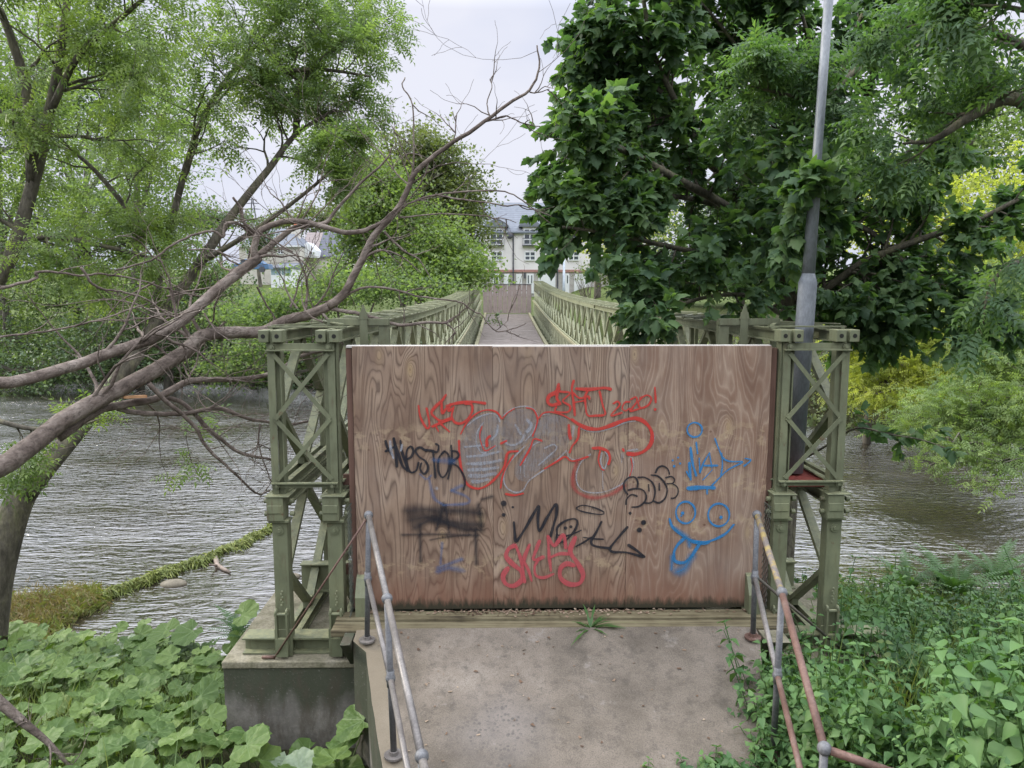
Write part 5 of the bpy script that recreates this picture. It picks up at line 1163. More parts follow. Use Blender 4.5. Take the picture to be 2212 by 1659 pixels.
kw = dict(leaves=5, lmax=3, kids=(3, 4), bend=.3, up=.12, tap=.45)
t.sprout(b1, r1, 9, 1.7, t0=.3, **kw); t.sprout(tk, tr_, 8, 1.15, t0=.55, **kw); t.sprout(b2, r2, 3, .6, t0=.6, **kw)
t.sprout(b3, r3, 5, 1.15, **kw); t.sprout(b4, r4, 7, 1.4, t0=.2, **kw); t.sprout(b5, r5, 4, 1.05, t0=.2, **kw)
ash1 = t.build('ash_tree', 'large ash tree with mossy leaning trunk on the near left bank', 'tree', at_z(5, 1400, -2.2), ASH, G_ASH, BARK, 1.08)
print('ash1 leaves', len(t.lp))
# --- second ash at the far left edge (trunk outside the frame on the left)
t = Tree(); 
a0, ra = lim([(-330,1300,9), (-260,900,9), (-140,700,9), (0,600,9.2), (70,400,9.4), (105,250,9.5), (130,120,9.6), (150,-40,9.7)], .12, .04, 10)
a1, rb = lim([(70,400,9.4), (60,210,9.3), (30,100,9.2), (0,20,9.2)], .07, .04)
a2, rc = lim([(105,250,9.5), (170,120,9.4), (260,40,9.3), (330,-20,9.2)], .045, .02)
a3, rd = lim([(0,600,9.2), (60,520,9.3), (140,515,9.5), (260,540,9.6), (340,560,9.8)], .05, .018)
kw['leaves'] = 5
a4, re_ = lim([(-300,950,9), (-180,880,8.2), (-40,900,7.8), (60,925,7.7), (150,925,7.7), (215,905,7.7)], .05, .008)
t.sprout(a4, re_, 5, .4, t0=.3, lev=2, **{**kw, 'leaves': 4})
a5, rf_ = lim([(-300,950,9), (-150,1000,8), (-30,1010,7.8), (40,1000,7.7)], .04, .008)
t.sprout(a5, rf_, 3, .35, t0=.6, lev=2, **{**kw, 'leaves': 4})
t.sprout(a0, ra, 7, 1.4, t0=.5, **kw); t.sprout(a1, rb, 3, 1.1, **kw); t.sprout(a2, rc, 8, 1.2, **kw); t.sprout(a3, rd, 9, 1.1, **kw)
t.build('ash_tree', 'ash tree at the left edge of the picture with limbs entering from outside', 'tree', at(-330, 1300, 9), ASH, G_ASHB, BARK, 1.0)
print('ash2', len(t.lp))

# --- fallen dead tree whose bare limbs lie across the left tower
t = Tree()
def dp(x): return 5.3+1.62*min(1, max(0, x/600))
def fl(pts, w0, w1, dy=0, n=10):
    P_ = [at(x, y, (dp(x)+dy) if len(q) == 0 else q[0]) for (x, y, *q) in pts]
    return t.limb(P_, w0/2*dp(pts[0][0])/F, w1/2*dp(pts[-1][0])/F, n, .004)
mains = []
mains.append(fl([(-120,1060), (0,1009), (83,950), (137,908), (208,867), (312,812), (396,762), (437,725), (500,719), (570,716), (615,693), (671,679), (710,662)], 46, 20, 0, 14))
mains.append(fl([(710,662), (740,638), (762,600), (785,555), (808,510), (860,450), (880,410), (900,370), (960,320), (1030,275), (1094,227), (1144,194), (1165,146), (1160,98)], 19, 3, 0))
mains.append(fl([(-100,815), (0,828), (83,812), (187,781), (250,758), (333,729), (396,691), (479,617), (546,567), (560,553)], 26, 22, 0, 12))
mains.append(fl([(548,565), (554,512), (583,487), (637,477), (687,487), (750,502), (791,496), (833,475), (866,450)], 15, 8))
mains.append(fl([(556,556), (591,525), (622,500), (643,490), (669,487), (705,480), (724,455), (772,403), (830,350), (848,318)], 15, 3, .05))
mains.append(fl([(125,946), (208,888), (258,875), (333,862), (396,829), (437,820), (500,820), (583,808), (650,770), (700,757)], 22, 7, .06))
mains.append(fl([(250,879), (292,891), (375,895), (437,887), (479,883), (533,904), (583,912), (625,918), (666,910)], 13, 5, .1))
mains.append(fl([(358,860), (387,866), (421,895), (458,933), (512,975), (554,987), (591,994)], 11, 6, .12))
mains.append(fl([(321,828), (354,862), (416,916), (450,970), (500,1016), (554,1066), (583,1060)], 11, 3, -.05))
mains.append(fl([(562,916), (558,945), (562,975), (579,1025), (591,1054)], 4, 2))
mains.append(fl([(0,623), (75,603), (78,589), (112,587), (175,595), (220,592), (300,605), (375,628), (437,640)], 7, 3, .2))
mains.append(fl([(0,728), (100,716), (162,703), (225,688), (275,670), (320,655)], 5, 3, .1))
mains.append(fl([(250,583), (325,563), (375,528), (425,505), (462,500), (482,513), (487,486), (512,483), (554,512)], 4, 7, .1))
mains.append(fl([(405,540), (450,538), (475,545), (500,565), (530,575)], 3, 4, .05))
mains.append(fl([(175,578), (200,613), (225,625), (262,630), (312,645), (362,678), (400,690)], 6, 3, .1))
mains.append(fl([(503,426), (521,450), (528,481), (557,509)], 5, 7, .05))
mains.append(fl([(875,167), (869,187), (891,225), (893,292), (893,354), (880,410)], 2.5, 4))
mains.append(fl([(846,271), (860,300), (875,333), (896,370)], 2, 3))
mains.append(fl([(1094,250), (1134,268), (1167,273)], 3, 2)); mains.append(fl([(1050,262), (1094,250)], 4, 3)); mains.append(fl([(1144,199), (1165,200), (1187,192)], 3, 1.6))
mains.append(fl([(1060,258), (1052,225), (1062,190), (1058,170)], 3, 1.5)); mains.append(fl([(980,305), (985,270), (978,240)], 3, 1.5))
mains.append(fl([(710,666), (768,676), (810,687), (850,700), (879,702), (921,697), (962,697), (979,688)], 9, 5)); mains.append(fl([(962,697), (979,711), (985,722)], 4, 2.5)); mains.append(fl([(962,697), (990,680), (1010,662)], 4, 2))
mains.append(fl([(866,450), (900,432), (960,418), (1037,412), (1090,414), (1129,433), (1188,482)], 5, 2)); mains.append(fl([(940,420), (990,430), (1037,435), (1087,444), (1121,443), (1155,453), (1192,468)], 4, 2)); mains.append(fl([(860,470), (950,462), (1037,465), (1063,470), (1087,472), (1115,481)], 3.5, 1.5))
mains.append(fl([(900,640), (940,645), (979,650), (999,655), (1021,671), (1040,680), (1052,697), (1070,714), (1081,716), (1109,710), (1137,698)], 4, 2)); mains.append(fl([(1070,714), (1085,703), (1100,690)], 2, 1))
mains.append(fl([(740,640), (790,620), (850,625), (900,640)], 6, 4)); mains.append(fl([(830,500), (870,540), (905,560), (930,600)], 6, 2)); mains.append(fl([(782,560), (820,540), (870,555), (910,590)], 6, 2)); mains.append(fl([(650,690), (700,640), (720,590), (745,540)], 5, 2, .15))
for li, rad in mains[:9]:
    m_ = len(li)
    for i in range(7 if li is not mains[0][0] else 8):
        j = int(rng.integers(m_//4, m_-1)); d = (li[j+1]-li[j]).normalized(); side = Vector((rng.normal(), rng.normal()*.25, rng.normal()*.8+.25)).normalized()
        t.grow(li[j], d*.7+side*.9, rng.uniform(.35, .95), min(.018, rad[j]*.35), 1, leaves=0, lmax=3, kids=(1, 3), bend=.35, spread=(25, 60), up=.05)
for li, rad in mains[9:]:
    m_ = len(li)
    for i in range(3):
        j = int(rng.integers(1, m_-1)); d = (li[j+1]-li[j]).normalized(); side = Vector((rng.normal(), rng.normal()*.2, rng.normal()*.8)).normalized()
        t.grow(li[j], d*.8+side*.8, rng.uniform(.12, .4), .006, 2, leaves=0, lmax=3, kids=(1, 2), bend=.35, spread=(25, 60), up=.05)
# extra tangle of twigs at (400..600, 560..700)
for i in range(16):
    p = at(rng.uniform(330, 700), rng.uniform(540, 700), rng.uniform(6.4, 7.2)); t.grow(p, Vector((rng.normal(), rng.normal()*.2, rng.normal()*.5+.2)), rng.uniform(.4, 1.0), .010, 1, leaves=0, lmax=3, kids=(1, 3), bend=.35, spread=(25, 60), up=.05)
t.lp = []; 
ft = t.build('fallen_tree', 'bare fallen tree with brown limbs lying across the left tower of the bridge', 'tree', at(-120, 1060, 5.3), ASH, G_ASH, BARK_DEAD, trunk='branches')
m = MB(); li = mains[5][0]; a, b = at(268, 869, dp(268)+.0), at(318, 863, dp(318)+.0); m.bar(a+Vector((0,-.02,.045)), b+Vector((0,-.02,.03)), .05, .02); m.build('split_wood', simple('fresh_split_wood', [(.3, (.33,.16,.07)), (.7, (.5,.29,.15))], 20), ft)

# --- sycamore right of the bridge
t = Tree()
base = Vector((3.95, 10.1, float(hgt(3.95, 10.1))))
def Q(px, py, Yd): return at(px, py, Yd)
stems = []
fork = at(1703, 640, 10.0); sb = at(1722, 760, 10.1)
for (off, top) in (((-.07,0,0), [(1690,600,10), (1668,540,10), (1612,470,9.8), (1560,380,9.4), (1500,300,9), (1450,200,8.6), (1410,110,8.4), (1390,0,8.2)]),
                   ((.0,.02,0), [(1700,600,10), (1692,520,10), (1690,430,10), (1680,330,10), (1660,200,9.8), (1640,60,9.6), (1620,-60,9.5)]),
                   ((.06,0,0), [(1712,600,10), (1722,500,10), (1735,420,10), (1760,330,10), (1790,200,9.8), (1850,60,9.6), (1900,-40,9.5)]),
                   ((-.03,-.03,0), [(1696,610,10), (1680,560,9.8), (1640,500,9.4), (1560,440,8.8), (1450,380,8.3), (1360,330,8), (1280,300,7.8), (1245,290,7.7)]),
                   ((.03,-.04,0), [(1706,610,10), (1730,560,9.8), (1800,470,9.6), (1900,380,9.4), (2000,300,9.2), (2120,220,9)]),
                   ((.09,.0,0), [(1715,640,10), (1760,640,9.6), (1860,570,9.2), (1980,520,8.8), (2100,480,8.6), (2200,430,8.4)])):
    o_ = Vector(off); pts = [base+o_*1.4-Vector((0,0,.2)), (base+sb)/2+o_, sb+o_, fork+o_*.9]+[at(*q) for q in top]
    stems.append(t.limb(pts, .10, .022, 8))
stems.append(t.limb([at(1690,600,10), at(1600,560,9.2), at(1480,540,8.4), at(1390,520,7.9), at(1290,500,7.6), at(1215,490,7.5)], .045, .012, 6))
stems.append(t.limb([at(1690,680,10), at(1620,640,8.8), at(1540,640,8.0), at(1460,660,7.4), at(1400,680,7.2)], .035, .010, 6))
stems.append(t.limb([at(1700,480,10), at(1690,420,8.9), at(1690,400,7.6), at(1715,425,7.0), at(1750,450,6.6)], .03, .008, 6))
stems.append(t.limb([at(1612,470,9.8), at(1500,430,9), at(1380,420,8.4), at(1290,400,8.2), at(1225,380,8.1)], .04, .010, 6))
stems.append(t.limb([at(1560,380,9.4), at(1450,290,9), at(1350,230,8.8), at(1275,190,8.7)], .04, .010, 6))
stems.append(t.limb([at(1430,200,8.6), at(1370,150,8.6), at(1320,110,8.6), at(1290,100,8.6)], .03, .010, 6))
stems.append(t.limb([at(1800,470,9.6), at(1880,500,9.2), at(1980,590,8.9), at(2080,640,8.6), at(2140,690,8.4)], .04, .010, 6))
stems.append(t.limb([at(1860,570,9.2), at(1880,640,9), at(1930,690,8.8)], .025, .010, 6))
stems.append(t.limb([at(1690,330,10), at(1640,180,9.4), at(1560,60,9), at(1480,-30,8.8)], .04, .012, 6))
stems.append(t.limb([at(1760,330,10), at(1760,180,9.4), at(1740,60,9), at(1710,-40,8.8)], .04, .012, 6))
stems.append(t.limb([at(1850,260,9.8), at(1900,140,9.4), at(1960,60,9.2), at(2060,-20,9)], .04, .012, 6))
kw = dict(leaves=11, lmax=2, kids=(4, 6), bend=.22, up=.1, spread=(35, 70), tap=.62)
for i, (li, rad) in enumerate(stems):
    long_ = len(li) > 30
    t.sprout(li, rad, 27 if long_ else 20, 1.25 if long_ else .95, lev=1, t0=.40 if long_ else .15, **kw)
# (the extra limbs near the top of the frame are in stems)
# low branch reaching out over the water to the right of the tower
o1, ro = t.limb([at(1722,1000,9.5), at(1790,960,8.2), at(1850,925,7.4), at(1920,938,7.1), at(1990,950,6.9), at(2050,970,6.8)], .014, .005, 6)
for i in range(9):
    j = int(8+i*1.3); j = min(j, len(o1)-2); t.grow(o1[j], Vector((.4, rng.normal()*.4, rng.normal()*.3)), .22, .004, 2, leaves=5, lmax=2)
print('syc leaves', len(t.lp))
t.build('sycamore_tree', 'dark green multi-stemmed sycamore filling the upper right beside the bridge', 'tree', base, MAP, G_SYC, BARK, .135, .55, 1.25, droop=.45, flat=1.0)

# --- foreground ash branches hanging in from the top right
t = Tree()
c0, r0 = t.limb([at(2480,900,6.4), at(2440,500,6.2), at(2330,330,6), at(2200,215,5.8), at(2100,250,5.8), at(2020,300,5.8), at(1950,310,5.8)], .10, .008, 8)
c1_, r1_ = t.limb([at(2330,330,6), at(2240,130,5.9), at(2120,60,5.9), at(2020,50,5.9), at(1950,60,5.9)], .05, .006, 7)
c2, r2_ = t.limb([at(2440,500,6.2), at(2300,520,5.9), at(2210,560,5.8), at(2150,600,5.7), at(2130,650,5.6), at(2125,700,5.6)], .03, .005, 6)
kw = dict(leaves=5, lmax=3, kids=(2, 3), bend=.25, up=.0, tap=.6)
t.sprout(c0, r0, 6, .7, t0=.3, **kw); t.sprout(c1_, r1_, 5, .6, t0=.25, **kw)
c4, r4_ = t.limb([at(2400,120,7.6), at(2150,90,7.4), at(1900,120,7.2), at(1780,210,7.1), at(1680,200,7), at(1600,180,7)], .05, .006, 6); t.sprout(c4, r4_, 8, .5, t0=.45, **kw); t.sprout(c2, r2_, 6, .32, t0=.35, lev=2, leaves=5, lmax=3, kids=(2, 2), up=-.3)
c3, r3_ = t.limb([at(2330,330,6), at(2260,60,5.4), at(2200,20,5.2), at(2100,10,5.1)], .04, .006, 6); t.sprout(c3, r3_, 3, .5, t0=.5, **kw)
print('over', len(t.lp))
t.build('ash_tree', 'ash tree outside the right edge whose leafy branches hang in front of the sycamore', 'tree', at(2480, 900, 6.4), leaf_ash(), G_SYC, BARK, 1.0, .8, 1.2, droop=.45)

# ------------------------------------------------------------------ ground plants
def stalk(mb, a, b, r=.004): mb.tube([a, (Vector(a)+Vector(b))/2+Vector((rng.normal()*.02, rng.normal()*.02, 0)), b], [r*1.2, r, r*.7], 4, False)
BT = [leaf_round(i) for i in range(5)]
STEM = simple('green_stem', [(.3, (.09,.13,.05)), (.7, (.17,.22,.10))], 4)
def butterbur(name, label, cat, pts, kind=None, group=None, base=None, hs=(.25, .6), size=(.2, .42)):
    """pts: list of ground positions"""
    root = thing(name, label, cat, base or pts[0], group) if kind is None else None
    groups = [[] for _ in BT]; st = MB(); T = [[] for _ in BT]
    for p in pts:
        p = Vector(p); h = rng.uniform(*hs); top = p+Vector((rng.normal()*.12, rng.normal()*.12, h)); k = int(rng.integers(0, len(BT)))
        s = rng.uniform(*size)*(.7+.5*h/hs[1]); az = rng.uniform(0, 6.28); ax = (math.cos(az), math.sin(az), rng.normal()*.18)
        nm = (rng.normal()*.3, rng.normal()*.3-.28, 1)
        groups[k].append(frames([tuple(top)], [ax], [nm], [s])[0]); T[k].append(np.clip(rng.normal(.5, .28), 0, 1) if rng.random() > .02 else 2.); stalk(st, p, top, .005)
    # merge all variants into one mesh by building and joining vertex data
    V = []; Fc = []; tint = []; LP = []
    for k, (tv, tf) in enumerate(BT):
        if not groups[k]: continue
        M = np.array(groups[k]); VV = np.einsum('nij,kj->nki', M[:, :3, :3], np.array(tv))+M[:, None, :3, 3]
        for i in range(len(M)):
            n = len(V); V += VV[i].tolist(); LP += [c for q_ in tv for c in q_]; Fc += [tuple(n+a for a in f) for f in tf]; tint += [T[k][i]]*len(tf)
    off = wloc(root) if root else Vector((0,0,0)); me = bpy.data.meshes.new('leaves')
    nL = len(Fc)
    if kind:
        n = len(V); V += [tuple(v) for v in st.v]; LP += [0, .5, 0]*len(st.v); Fc += [tuple(n+a for a in f) for f in st.f]; tint += [.75]*len(st.f)
    me.from_pydata([(a-off.x, b-off.y, c-off.z) for a, b, c in V], [], Fc)
    me.attributes.new('tint', 'FLOAT', 'FACE').data.foreach_set('value', tint)
    me.attributes.new('lp', 'FLOAT_VECTOR', 'POINT').data.foreach_set('vector', LP)
    o = link(name if kind else 'leaves', me, G_BUT, root, True)
    if kind: tag(o, label, cat, kind=kind); return o
    st.build('stems', STEM, root); return root
pts = []
while len(pts) < 1700:
    x = rng.uniform(-6.5, -.9); y = rng.uniform(4.4, 10.4)
    if x > -.40*y and y < 7.8: continue
    if rng.random() < .0: continue
    pts.append(ground_pt(x, y))
butterbur('butterbur_patch', 'patch of big round butterbur leaves on the bank left of the abutment', 'ground cover', pts, kind='stuff', size=(.09, .24), hs=(.14, .42))
wp = at(660, 1640, 5.3)
butterbur('butterbur_plant', 'butterbur plant with large scalloped leaves growing against the dark concrete wall', 'plant', [(wp.x+rng.normal()*.22, 5.4+rng.normal()*.12, wp.z-.55) for i in range(16)], base=(wp.x, 5.4, wp.z-.5), hs=(.3, .62), size=(.22, .34))
butterbur('butterbur_plant', 'two butterbur leaves low in front of the wall, left of the larger plant', 'plant', [(at(515, 1640, 5.5).x+i*.08, 5.5, -1.15) for i in range(3)], base=(at(515, 1640, 5.5).x, 5.5, -1.1), hs=(.2, .4), size=(.22, .3))
butterbur('butterbur_plant', 'single butterbur leaf beside the ramp edge on the dark wall', 'plant', [(at(755, 1570, 5.6).x, 5.6, -1.15)], base=(at(755, 1570, 5.6).x, 5.6, -1.1), hs=(.42, .43), size=(.30, .31))
butterbur('butterbur_plant', 'tall butterbur with big upright leaves beside the left tower foot', 'plant', [(at(480, 1400, 8.0).x+rng.normal()*.28, 8+rng.normal()*.3, -1.72) for i in range(11)], base=(at(480, 1400, 8).x, 8, -1.72), hs=(.25, .62), size=(.2, .34))

# nettles, as one ground cover
def nettle_template(seed, hgt_=.6, np_=6):
    r_ = random.Random(seed); v = []; f = []
    tv, tf = leaf_simple(.36)
    lean = (r_.uniform(-.1, .1), r_.uniform(-.1, .1))
    def P_(z): return (lean[0]*z*z*1.4, lean[1]*z*z*1.4, z)
    for k in range(np_):
        z = hgt_*(.28+.72*k/(np_-1)); c = P_(z); s = .082*(1-.55*(k/(np_-1))**2)+.014; az = k*math.pi/2+r_.uniform(-.3, .3)
        for sg in (0, math.pi):
            a = az+sg; ca, sa = math.cos(a), math.sin(a); n = len(v); tilt = R(12+r_.uniform(-12, 22))-R(30)*(k == np_-1)
            for (x, y, zz) in tv:
                y2 = y*math.cos(tilt)+zz*math.sin(tilt)+.12; z2 = -y*math.sin(tilt)+zz*math.cos(tilt)
                v.append((c[0]+s*(x*-sa+y2*ca), c[1]+s*(x*ca+y2*sa), c[2]+s*z2))
            f += [tuple(n+i for i in q) for q in tf]
    n = len(v)
    for z in (0, hgt_*.5, hgt_):
        c = P_(z); v += [(c[0]-.003, c[1], c[2]), (c[0]+.003, c[1]+.001, c[2]), (c[0], c[1]+.005, c[2])]
    for i in range(2):
        for k in range(3): a = n+3*i; f.append((a+k, a+(k+1) % 3, a+3+(k+1) % 3, a+3+k))
    return v, f
def scatter(name, label, cat, P_, tmpl, mat, smin, smax, kind='stuff', parent=None, tilt=.12, vary=False):
    n = len(P_); az = rng.uniform(0, 6.28, n); ax = np.stack([np.cos(az), np.sin(az), np.zeros(n)], 1); nm = rng.normal(size=(n, 3))*tilt; nm[:, 2] = 1
    # local z along normal: build with y from ax orthogonalised
    z = nm/np.linalg.norm(nm, axis=1, keepdims=True); y = ax-z*(ax*z).sum(1, keepdims=True); y /= np.linalg.norm(y, axis=1, keepdims=True)
    M = np.zeros((n, 4, 4)); s = rng.uniform(smin, smax, n)[:, None]
    if vary: s = s*(.80+.50*np.sin(P_[:, 0]*2.3+1)*np.cos(P_[:, 1]*1.9)+.15*np.sin(P_[:, 0]*5+P_[:, 1]*4))[:, None]
    M[:, :3, 0] = np.cross(y, z)*s; M[:, :3, 1] = y*s; M[:, :3, 2] = z*s; M[:, :3, 3] = P_; M[:, 3, 3] = 1
    o = inst_mesh(name, tmpl[0], tmpl[1], M, mat, parent, np.clip(rng.normal(.5, .25, n), 0, 1))
    if kind: tag(o, label, cat, kind=kind)
    return o
def near_low(x, y): return not (y < 3.75 and x < 2.15)
def region(n, x0, x1, y0, y1, test=lambda x, y: True):
    o = []
    while len(o) < n:
        x = rng.uniform(x0, x1); y = rng.uniform(y0, y1)
        if test(x, y): o.append(ground_pt(x, y))
    return np.array(o)
def right_ok(x, y):
    e = ramp_edge(min(y, 5.7))[1]
    if not near_low(x, y): return False
    if y < 6.0: return x > e+.02+.0*(y-3)
    if y < 8: return x > 3.25
    return x > 3.1
for i in range(4):
    scatter('nettle_patch', 'dense green nettles on the bank right of the ramp', 'ground cover', region(720, 1.3, 7.5, 2.7, 7.9, right_ok), nettle_template(i, .52+.09*i, 8), G_NET, .75, 1.35, tilt=.25, vary=True)
scatter('nettle_patch', 'nettles overhanging the right edge of the ramp', 'ground cover', np.array([(ramp_edge(y)[1]+rng.uniform(.02, .25), y, rz(y)-.42) for y in rng.uniform(3.9, 5.1, 170)]), nettle_template(7, .6, 8), G_NET, .8, 1.15, tilt=.3)
cp_ = at(1530, 1650, 4.42)
nw = thing('nettle_clump', 'nettle clump creeping over the lower right end of the ramp', 'plant', (cp_.x, 4.36, rz(4.36)-.02))
scatter('leaves', None, None, np.array([(cp_.x+rng.normal()*.22, 4.33+rng.normal()*.07, rz(4.33)-.04+rng.uniform(-.03, .03)) for i in range(46)]), nettle_template(9, .20, 5), G_NET, .6, 1.0, kind=None, parent=nw, tilt=.5)
# mixed undergrowth and grass
def blade_template(seed, n=14, h=.35, spread=.07, w=.006):
    r_ = random.Random(seed); v = []; f = []
    for i in range(n):
        a = r_.uniform(0, 6.28); x, y = r_.uniform(-spread, spread), r_.uniform(-spread, spread); hh = h*r_.uniform(.5, 1.1); b = hh*r_.uniform(.2, .7); q = len(v); ca, sa = math.cos(a), math.sin(a)
        for (t_, ww) in ((0, 1), (.5, .8), (1, .1)):
            cx, cy_ = x+ca*b*t_*t_, y+sa*b*t_*t_; z = hh*(t_-.25*t_*t_)
            v += [(cx-sa*w*ww, cy_+ca*w*ww, z), (cx+sa*w*ww, cy_-ca*w*ww, z)]
        f += [(q, q+1, q+3, q+2), (q+2, q+3, q+5, q+4)]
    return v, f
scatter('grass', 'grass and weeds on the right bank near the water', 'ground cover', region(1500, 3.1, 11, 6.5, 13.0, lambda x, y: right_ok(x, y) and y < near_shore(x)+.1), blade_template(1, 16, .42, .12, .008), G_GRASS, .8, 1.4)
scatter('leafy_weeds', 'leafy weeds on the right bank near the water', 'ground cover', region(1100, 3.1, 11, 7.2, 12.9, lambda x, y: right_ok(x, y) and y < near_shore(x)), nettle_template(4, .5, 6), G_FERN, .7, 1.35, tilt=.3)
scatter('leafy_weeds', 'bright leafy weeds by the right waterline', 'ground cover', region(500, 3.1, 9, 9.5, 12.9, lambda x, y: right_ok(x, y) and y < near_shore(x)+.1), nettle_template(5, .5, 6), G_ASHB, .7, 1.2, tilt=.4)
scatter('grass', 'grass along the left waterline and under the butterbur', 'ground cover', region(1300, -9, -.9, 5.2, 10.9, lambda x, y: (x < -2.4 or y > 7.8) and y < near_shore(x)+.2), blade_template(2, 14, .35, .12, .007), G_GRASS, .7, 1.2)
scatter('grass', 'grass below the bridge end', 'ground cover', region(260, -1, 3, 7.7, 10.2, lambda x, y: y < near_shore(x)), blade_template(3, 12, .3, .12, .007), G_FERN, .7, 1.2)
# dry reddish river weed by the left shore
dry = leafmat('dry_weed', (.10,.075,.035), (.17,.13,.06), (.25,.22,.10), .3, .7)
P_ = []
for i in range(1500):
    u_ = rng.beta(1.3, 2.0); p = at_z(15+200*u_+rng.normal()*12, 1312-20*u_+rng.normal()*11+abs(rng.normal())*50*(1-u_), WZ+.02); P_.append(tuple(p+Vector((0,0,rng.uniform(-.05, .05)))))
scatter('river_weed', 'dry brown and yellow river weed heaped at the left shore', 'ground cover', np.array(P_), blade_template(5, 12, .18, .16, .008), dry, .5, 1.1, tilt=.9)
scatter('river_weed', 'green river weed in the shallows by the left shore', 'ground cover', np.array(P_)[::2]+np.array([.1, .05, .02]), blade_template(6, 12, .18, .16, .008), G_ALGAE, .5, 1.1, tilt=.9)
# ferns
def fern(name, label, base, n, L, seed):
    g = random.Random(seed); v = []; f = []
    for i in range(n):
        az = 6.28*i/n+g.uniform(-.3, .3); el = g.uniform(.9, 1.35); l = L*g.uniform(.7, 1.1); ca, sa = math.cos(az), math.sin(az)
        def pt(t_): h = l*(math.sin(el)*t_-.55*t_*t_*math.sin(el)*.9); r = l*(math.cos(el)*t_+.42*t_*t_); return Vector((r*ca, r*sa, h))
        for k in range(22):
            t_ = .12+.88*k/22; p = pt(t_); w = l*.19*math.sin(math.pi*min(1, t_*.9+.12))**.8*(1.02-t_*.75)
            d = (pt(min(1, t_+.02))-p).normalized(); s_ = Vector((-sa, ca, 0))
            for sg in (-1, 1):
                q = len(v); e = p+s_*sg*w+d*w*.35-Vector((0,0,w*.22)); hw = l*.016
                v += [tuple(p-d*hw), tuple(p+d*hw), tuple(e)]; f.append((q, q+1, q+2))
    o = thing(name, label, 'fern', base, None); inst_mesh('fronds', v, f, frames([base], [(0,1,0)], [(0,0,1)], [1.]), G_FERN, o, np.array([.55])); return o
fern('fern', 'dark green fern beside the left tower above the butterbur', tuple(at(545, 1395, 8.3)), 13, .75, 1)
fern('fern', 'smaller fern left of the tower, behind the first', tuple(at(512, 1372, 8.8)), 10, .6, 2)
fern('fern', 'large fern with arching fronds on the right bank by the water', tuple(at(2060, 1290, 9.5)), 16, 1.05, 3)
fern('fern', 'fern leaning left on the right bank', tuple(at(1960, 1275, 9.8)), 13, .9, 4)
fern('fern', 'fern near the right edge of the picture', tuple(at(2150, 1262, 9.6)), 13, .95, 5)
fern('fern', 'low dark fern at the foot of the right tower', tuple(at(1830, 1425, 6.0)), 10, .42, 6)
# dandelion-like weed on the sill
def weed():
    v = []; f = []; g = random.Random(5)
    for i in range(17):
        az = g.uniform(0, 6.28); l = g.uniform(.12, .27); el = g.uniform(.15, 1.2); ca, sa = math.cos(az), math.sin(az); w = .012; q = len(v)
        for t_, ww in ((0, .3), (.3, 1), (.45, .5), (.65, 1.1), (.8, .5), (1, .1)):
            r = l*(math.cos(el)*t_+.25*t_*t_); h = l*(math.sin(el)*t_-.35*t_*t_)+.004
            v += [(r*ca-sa*w*ww, r*sa+ca*w*ww, h), (r*ca+sa*w*ww, r*sa-ca*w*ww, h)]
        f += [(q+2*k, q+2*k+1, q+2*k+3, q+2*k+2) for k in range(5)]
    b = tuple(at(1275, 1362, 5.77)); b = (b[0], 5.752, -.10); o = thing('weed', 'small green weed growing in the gap between sill plank and ramp', 'plant', b)
    inst_mesh('leaves', v, f, frames([b], [(0,1,0)], [(0,0,1)], [1.]), G_FERN, o, np.array([.5]))
weed()
# leaf litter at the foot of the hoarding, on the ramp
LIT = leafmat('dry_leaf_litter', (.05,.03,.02), (.16,.10,.065), (.38,.30,.22), .1, .8)
n = 420; P_ = np.stack([np.clip(rng.normal(.35, .75, n), BX-1.6, BX+1.6), 6.085-np.abs(rng.normal(0, .045, n)), np.full(n, -.084)+rng.random(n)*.01], 1)
n2 = 110; Q_ = []
for i in range(n2): y = rng.uniform(3.9, 5.7); l, r = ramp_edge(y); Q_.append((rng.uniform(l+.05, r-.05), y, rz(y)+.006))
tag(inst_mesh('leaf_litter', [(-.35,0,0), (.35,0,.02), (.2,1,.1), (-.2,1,0)], [(0,1,2,3)], frames(np.concatenate([P_, np.array(Q_)]), rng.normal(size=(n+n2, 3))*np.array([1,1,.08]), np.tile([0,0,1], (n+n2, 1))+rng.normal(size=(n+n2, 3))*.15, rng.uniform(.008, .034, n+n2)), LIT, None), 'dry twigs and leaf bits swept against the foot of the hoarding', 'litter', kind='stuff')

# ------------------------------------------------------------------ mossy weir line in the river
wl = [at_z(*q, WZ) for q in ((30,1322), (120,1308), (200,1300), (250,1280), (330,1252), (350,1240), (430,1215), (480,1195), (550,1160), (600,1138))]
def ridge(pts, r, name, label, cat, mat):
    t = Tree(); P2 = []
    for i in range(len(pts)-1):
        for j in range(5): P2.append(pts[i].lerp(pts[i+1], j/5)+Vector((rng.normal()*.05, rng.normal()*.06, -.02)))
    P2.append(pts[-1]); m = MB(); m.tube(P2, [r*rng.uniform(.7, 1.2)*(1.25-.5*i_/len(P2)) for i_ in range(len(P2))], 10)
    m.v = [(a_, b_, WZ+.02+(c_-WZ)*.55) for a_, b_, c_ in m.v]
    o = thing(name, label, cat, tuple(pts[0])); m.build('core', mat, o, True); return o, P2
MOSSR = simple('mossy_stone', [(.3, (.06,.07,.02)), (.5, (.14,.15,.035)), (.7, (.24,.24,.07))], 5, .9, .9, bdist=.05)
wo, P2 = ridge(wl[2:], .13, 'mossy_log', 'long moss-covered log lying in the shallow river on the left', 'log', MOSSR)
P_ = []; 
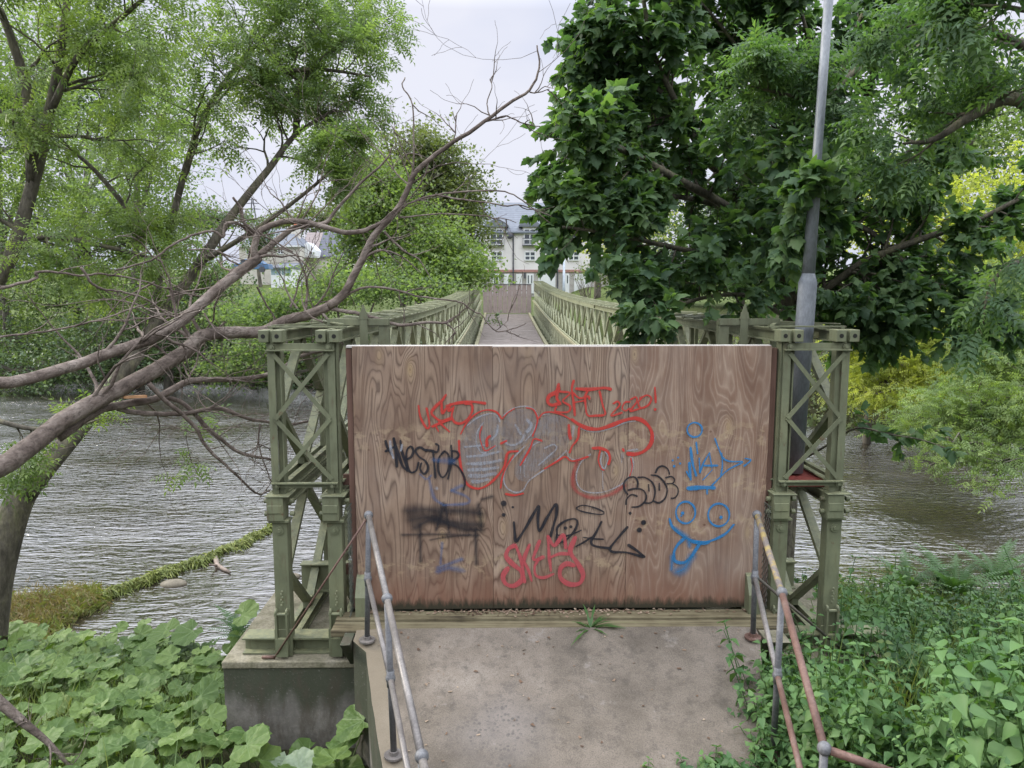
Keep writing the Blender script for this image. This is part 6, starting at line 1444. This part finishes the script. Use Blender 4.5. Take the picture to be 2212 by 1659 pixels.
for i in range(2600):
    k = int(rng.integers(0, len(P2)-1)); p = P2[k].lerp(P2[k+1], rng.random()); a = rng.uniform(-.4, 3.5); P_.append((p.x+.0, p.y-.22*math.cos(a)*rng.uniform(.3, 1.3), WZ+.02+.09*max(0, math.sin(a))))
P_ = np.array(P_); n = len(P_); ax = np.tile([.5, -1, -.25], (n, 1))+rng.normal(size=(n, 3))*.4
inst_mesh('moss', [(-.04,0,0), (.04,0,0), (.03,.6,.06), (.0,1,0), (-.03,.6,.06)], [(0,1,2,4), (4,2,3)], frames(P_, ax, np.tile([0,-.4,1.], (n, 1))+rng.normal(size=(n, 3))*.3, rng.uniform(.10, .34, n)), G_ALGAE, wo, rng.random(n))
m = MB(); pts_ = [at_z(x, y, WZ+.03) for x, y in ((465,1205), (470,1222), (485,1230), (497,1236))]; m.tube(pts_, [.05, .045, .035, .02], 8); m.tube([pts_[1], pts_[1]+Vector((-.05,-.25,.12))], [.03, .012], 6)
tag(m.build('driftwood', simple('pale_driftwood', [(.3, (.16,.125,.10)), (.7, (.30,.24,.20))], 8), None, True), 'pale driftwood stick in the water beside the mossy log', 'driftwood')
for (x, y, r, lb) in ((205,1290,.10, 'small pale stone at the left end of the mossy log'), (375,1262,.16, 'low tan stone just below the mossy log'), (630,1246,.12, 'stone in the water seen through the left tower')):
    m = MB(); p = at_z(x, y, WZ); m.ball(p, r, 12, 8, (1.5, 1, .5)); tag(m.build('stone', simple('tan_stone', [(.3, (.10,.085,.06)), (.7, (.21,.18,.13))], 8) if x == 205 else bpy.data.materials['tan_stone'], None, True), lb, 'stone')
# ivy-ish sprigs of green leaves over the water (left)
t = Tree(); o1, ro = t.limb([at(385,760,8.2), at(395,860,8.1), at(400,930,8.0), at(415,1000,8.0), at(440,1040,8.0)], .008, .003, 5)
for j in range(6, len(o1)-1, 2): t.grow(o1[j], Vector((rng.normal(), rng.normal(), .1)), .25, .003, 2, leaves=4, lmax=2)
t.build('hanging_sprig', 'thin leafy sprig hanging over the water left of the bridge', 'branch', at(385, 760, 8.2), ASH, G_ASHB, BARK)
t = Tree()
for (x, y, h, s_) in ((-20, 1500, 5.0, 26), (-40, 1640, 4.6, 22)):
    li, rd_ = t.limb([at(x, y, h), at(x+70, y+60, h), at(x+130, y+110, h), at(x+190, y+180, h)], s_/2*h/F, 5/2*h/F, 8)
    t.sprout(li, rd_, 5, .4, lev=2, leaves=0, lmax=3, kids=(1, 2))
t.lp = []; t.build('dead_branch', 'broken dead branch in the bottom left corner over the butterbur', 'branch', at(-20, 1500, 5), ASH, G_ASH, BARK_DEAD, trunk='wood')
print('objects', len(bpy.data.objects))
# extra variety among the nettles
YELL = leafmat('yellowing_leaves', (.16,.17,.04), (.26,.24,.06), (.34,.25,.09), .35, .6)
scatter('leafy_weeds', 'paler broad-leaved weeds among the nettles', 'ground cover', region(330, 2.2, 7.5, 4.2, 8.4, right_ok), nettle_template(21, .62, 6), G_ASHB, .7, 1.25, tilt=.35, vary=True)
scatter('leafy_weeds', 'yellowing weeds among the nettles', 'ground cover', region(60, 2.6, 7.5, 5.0, 8.5, right_ok), nettle_template(22, .55, 6), YELL, .5, .8, tilt=.4)
scatter('grass', 'long grass stems among the nettles', 'ground cover', region(160, 1.9, 7.5, 3.5, 8.5, right_ok), blade_template(9, 10, .8, .12, .005), G_GRASS, .7, 1.25, tilt=.3)
scatter('grass', 'grass stems among the butterbur', 'ground cover', region(200, -6.5, -1.6, 4.6, 9.5, lambda x, y: x < -.42*y), blade_template(11, 8, .55, .12, .005), G_GRASS, .7, 1.2, tilt=.3)
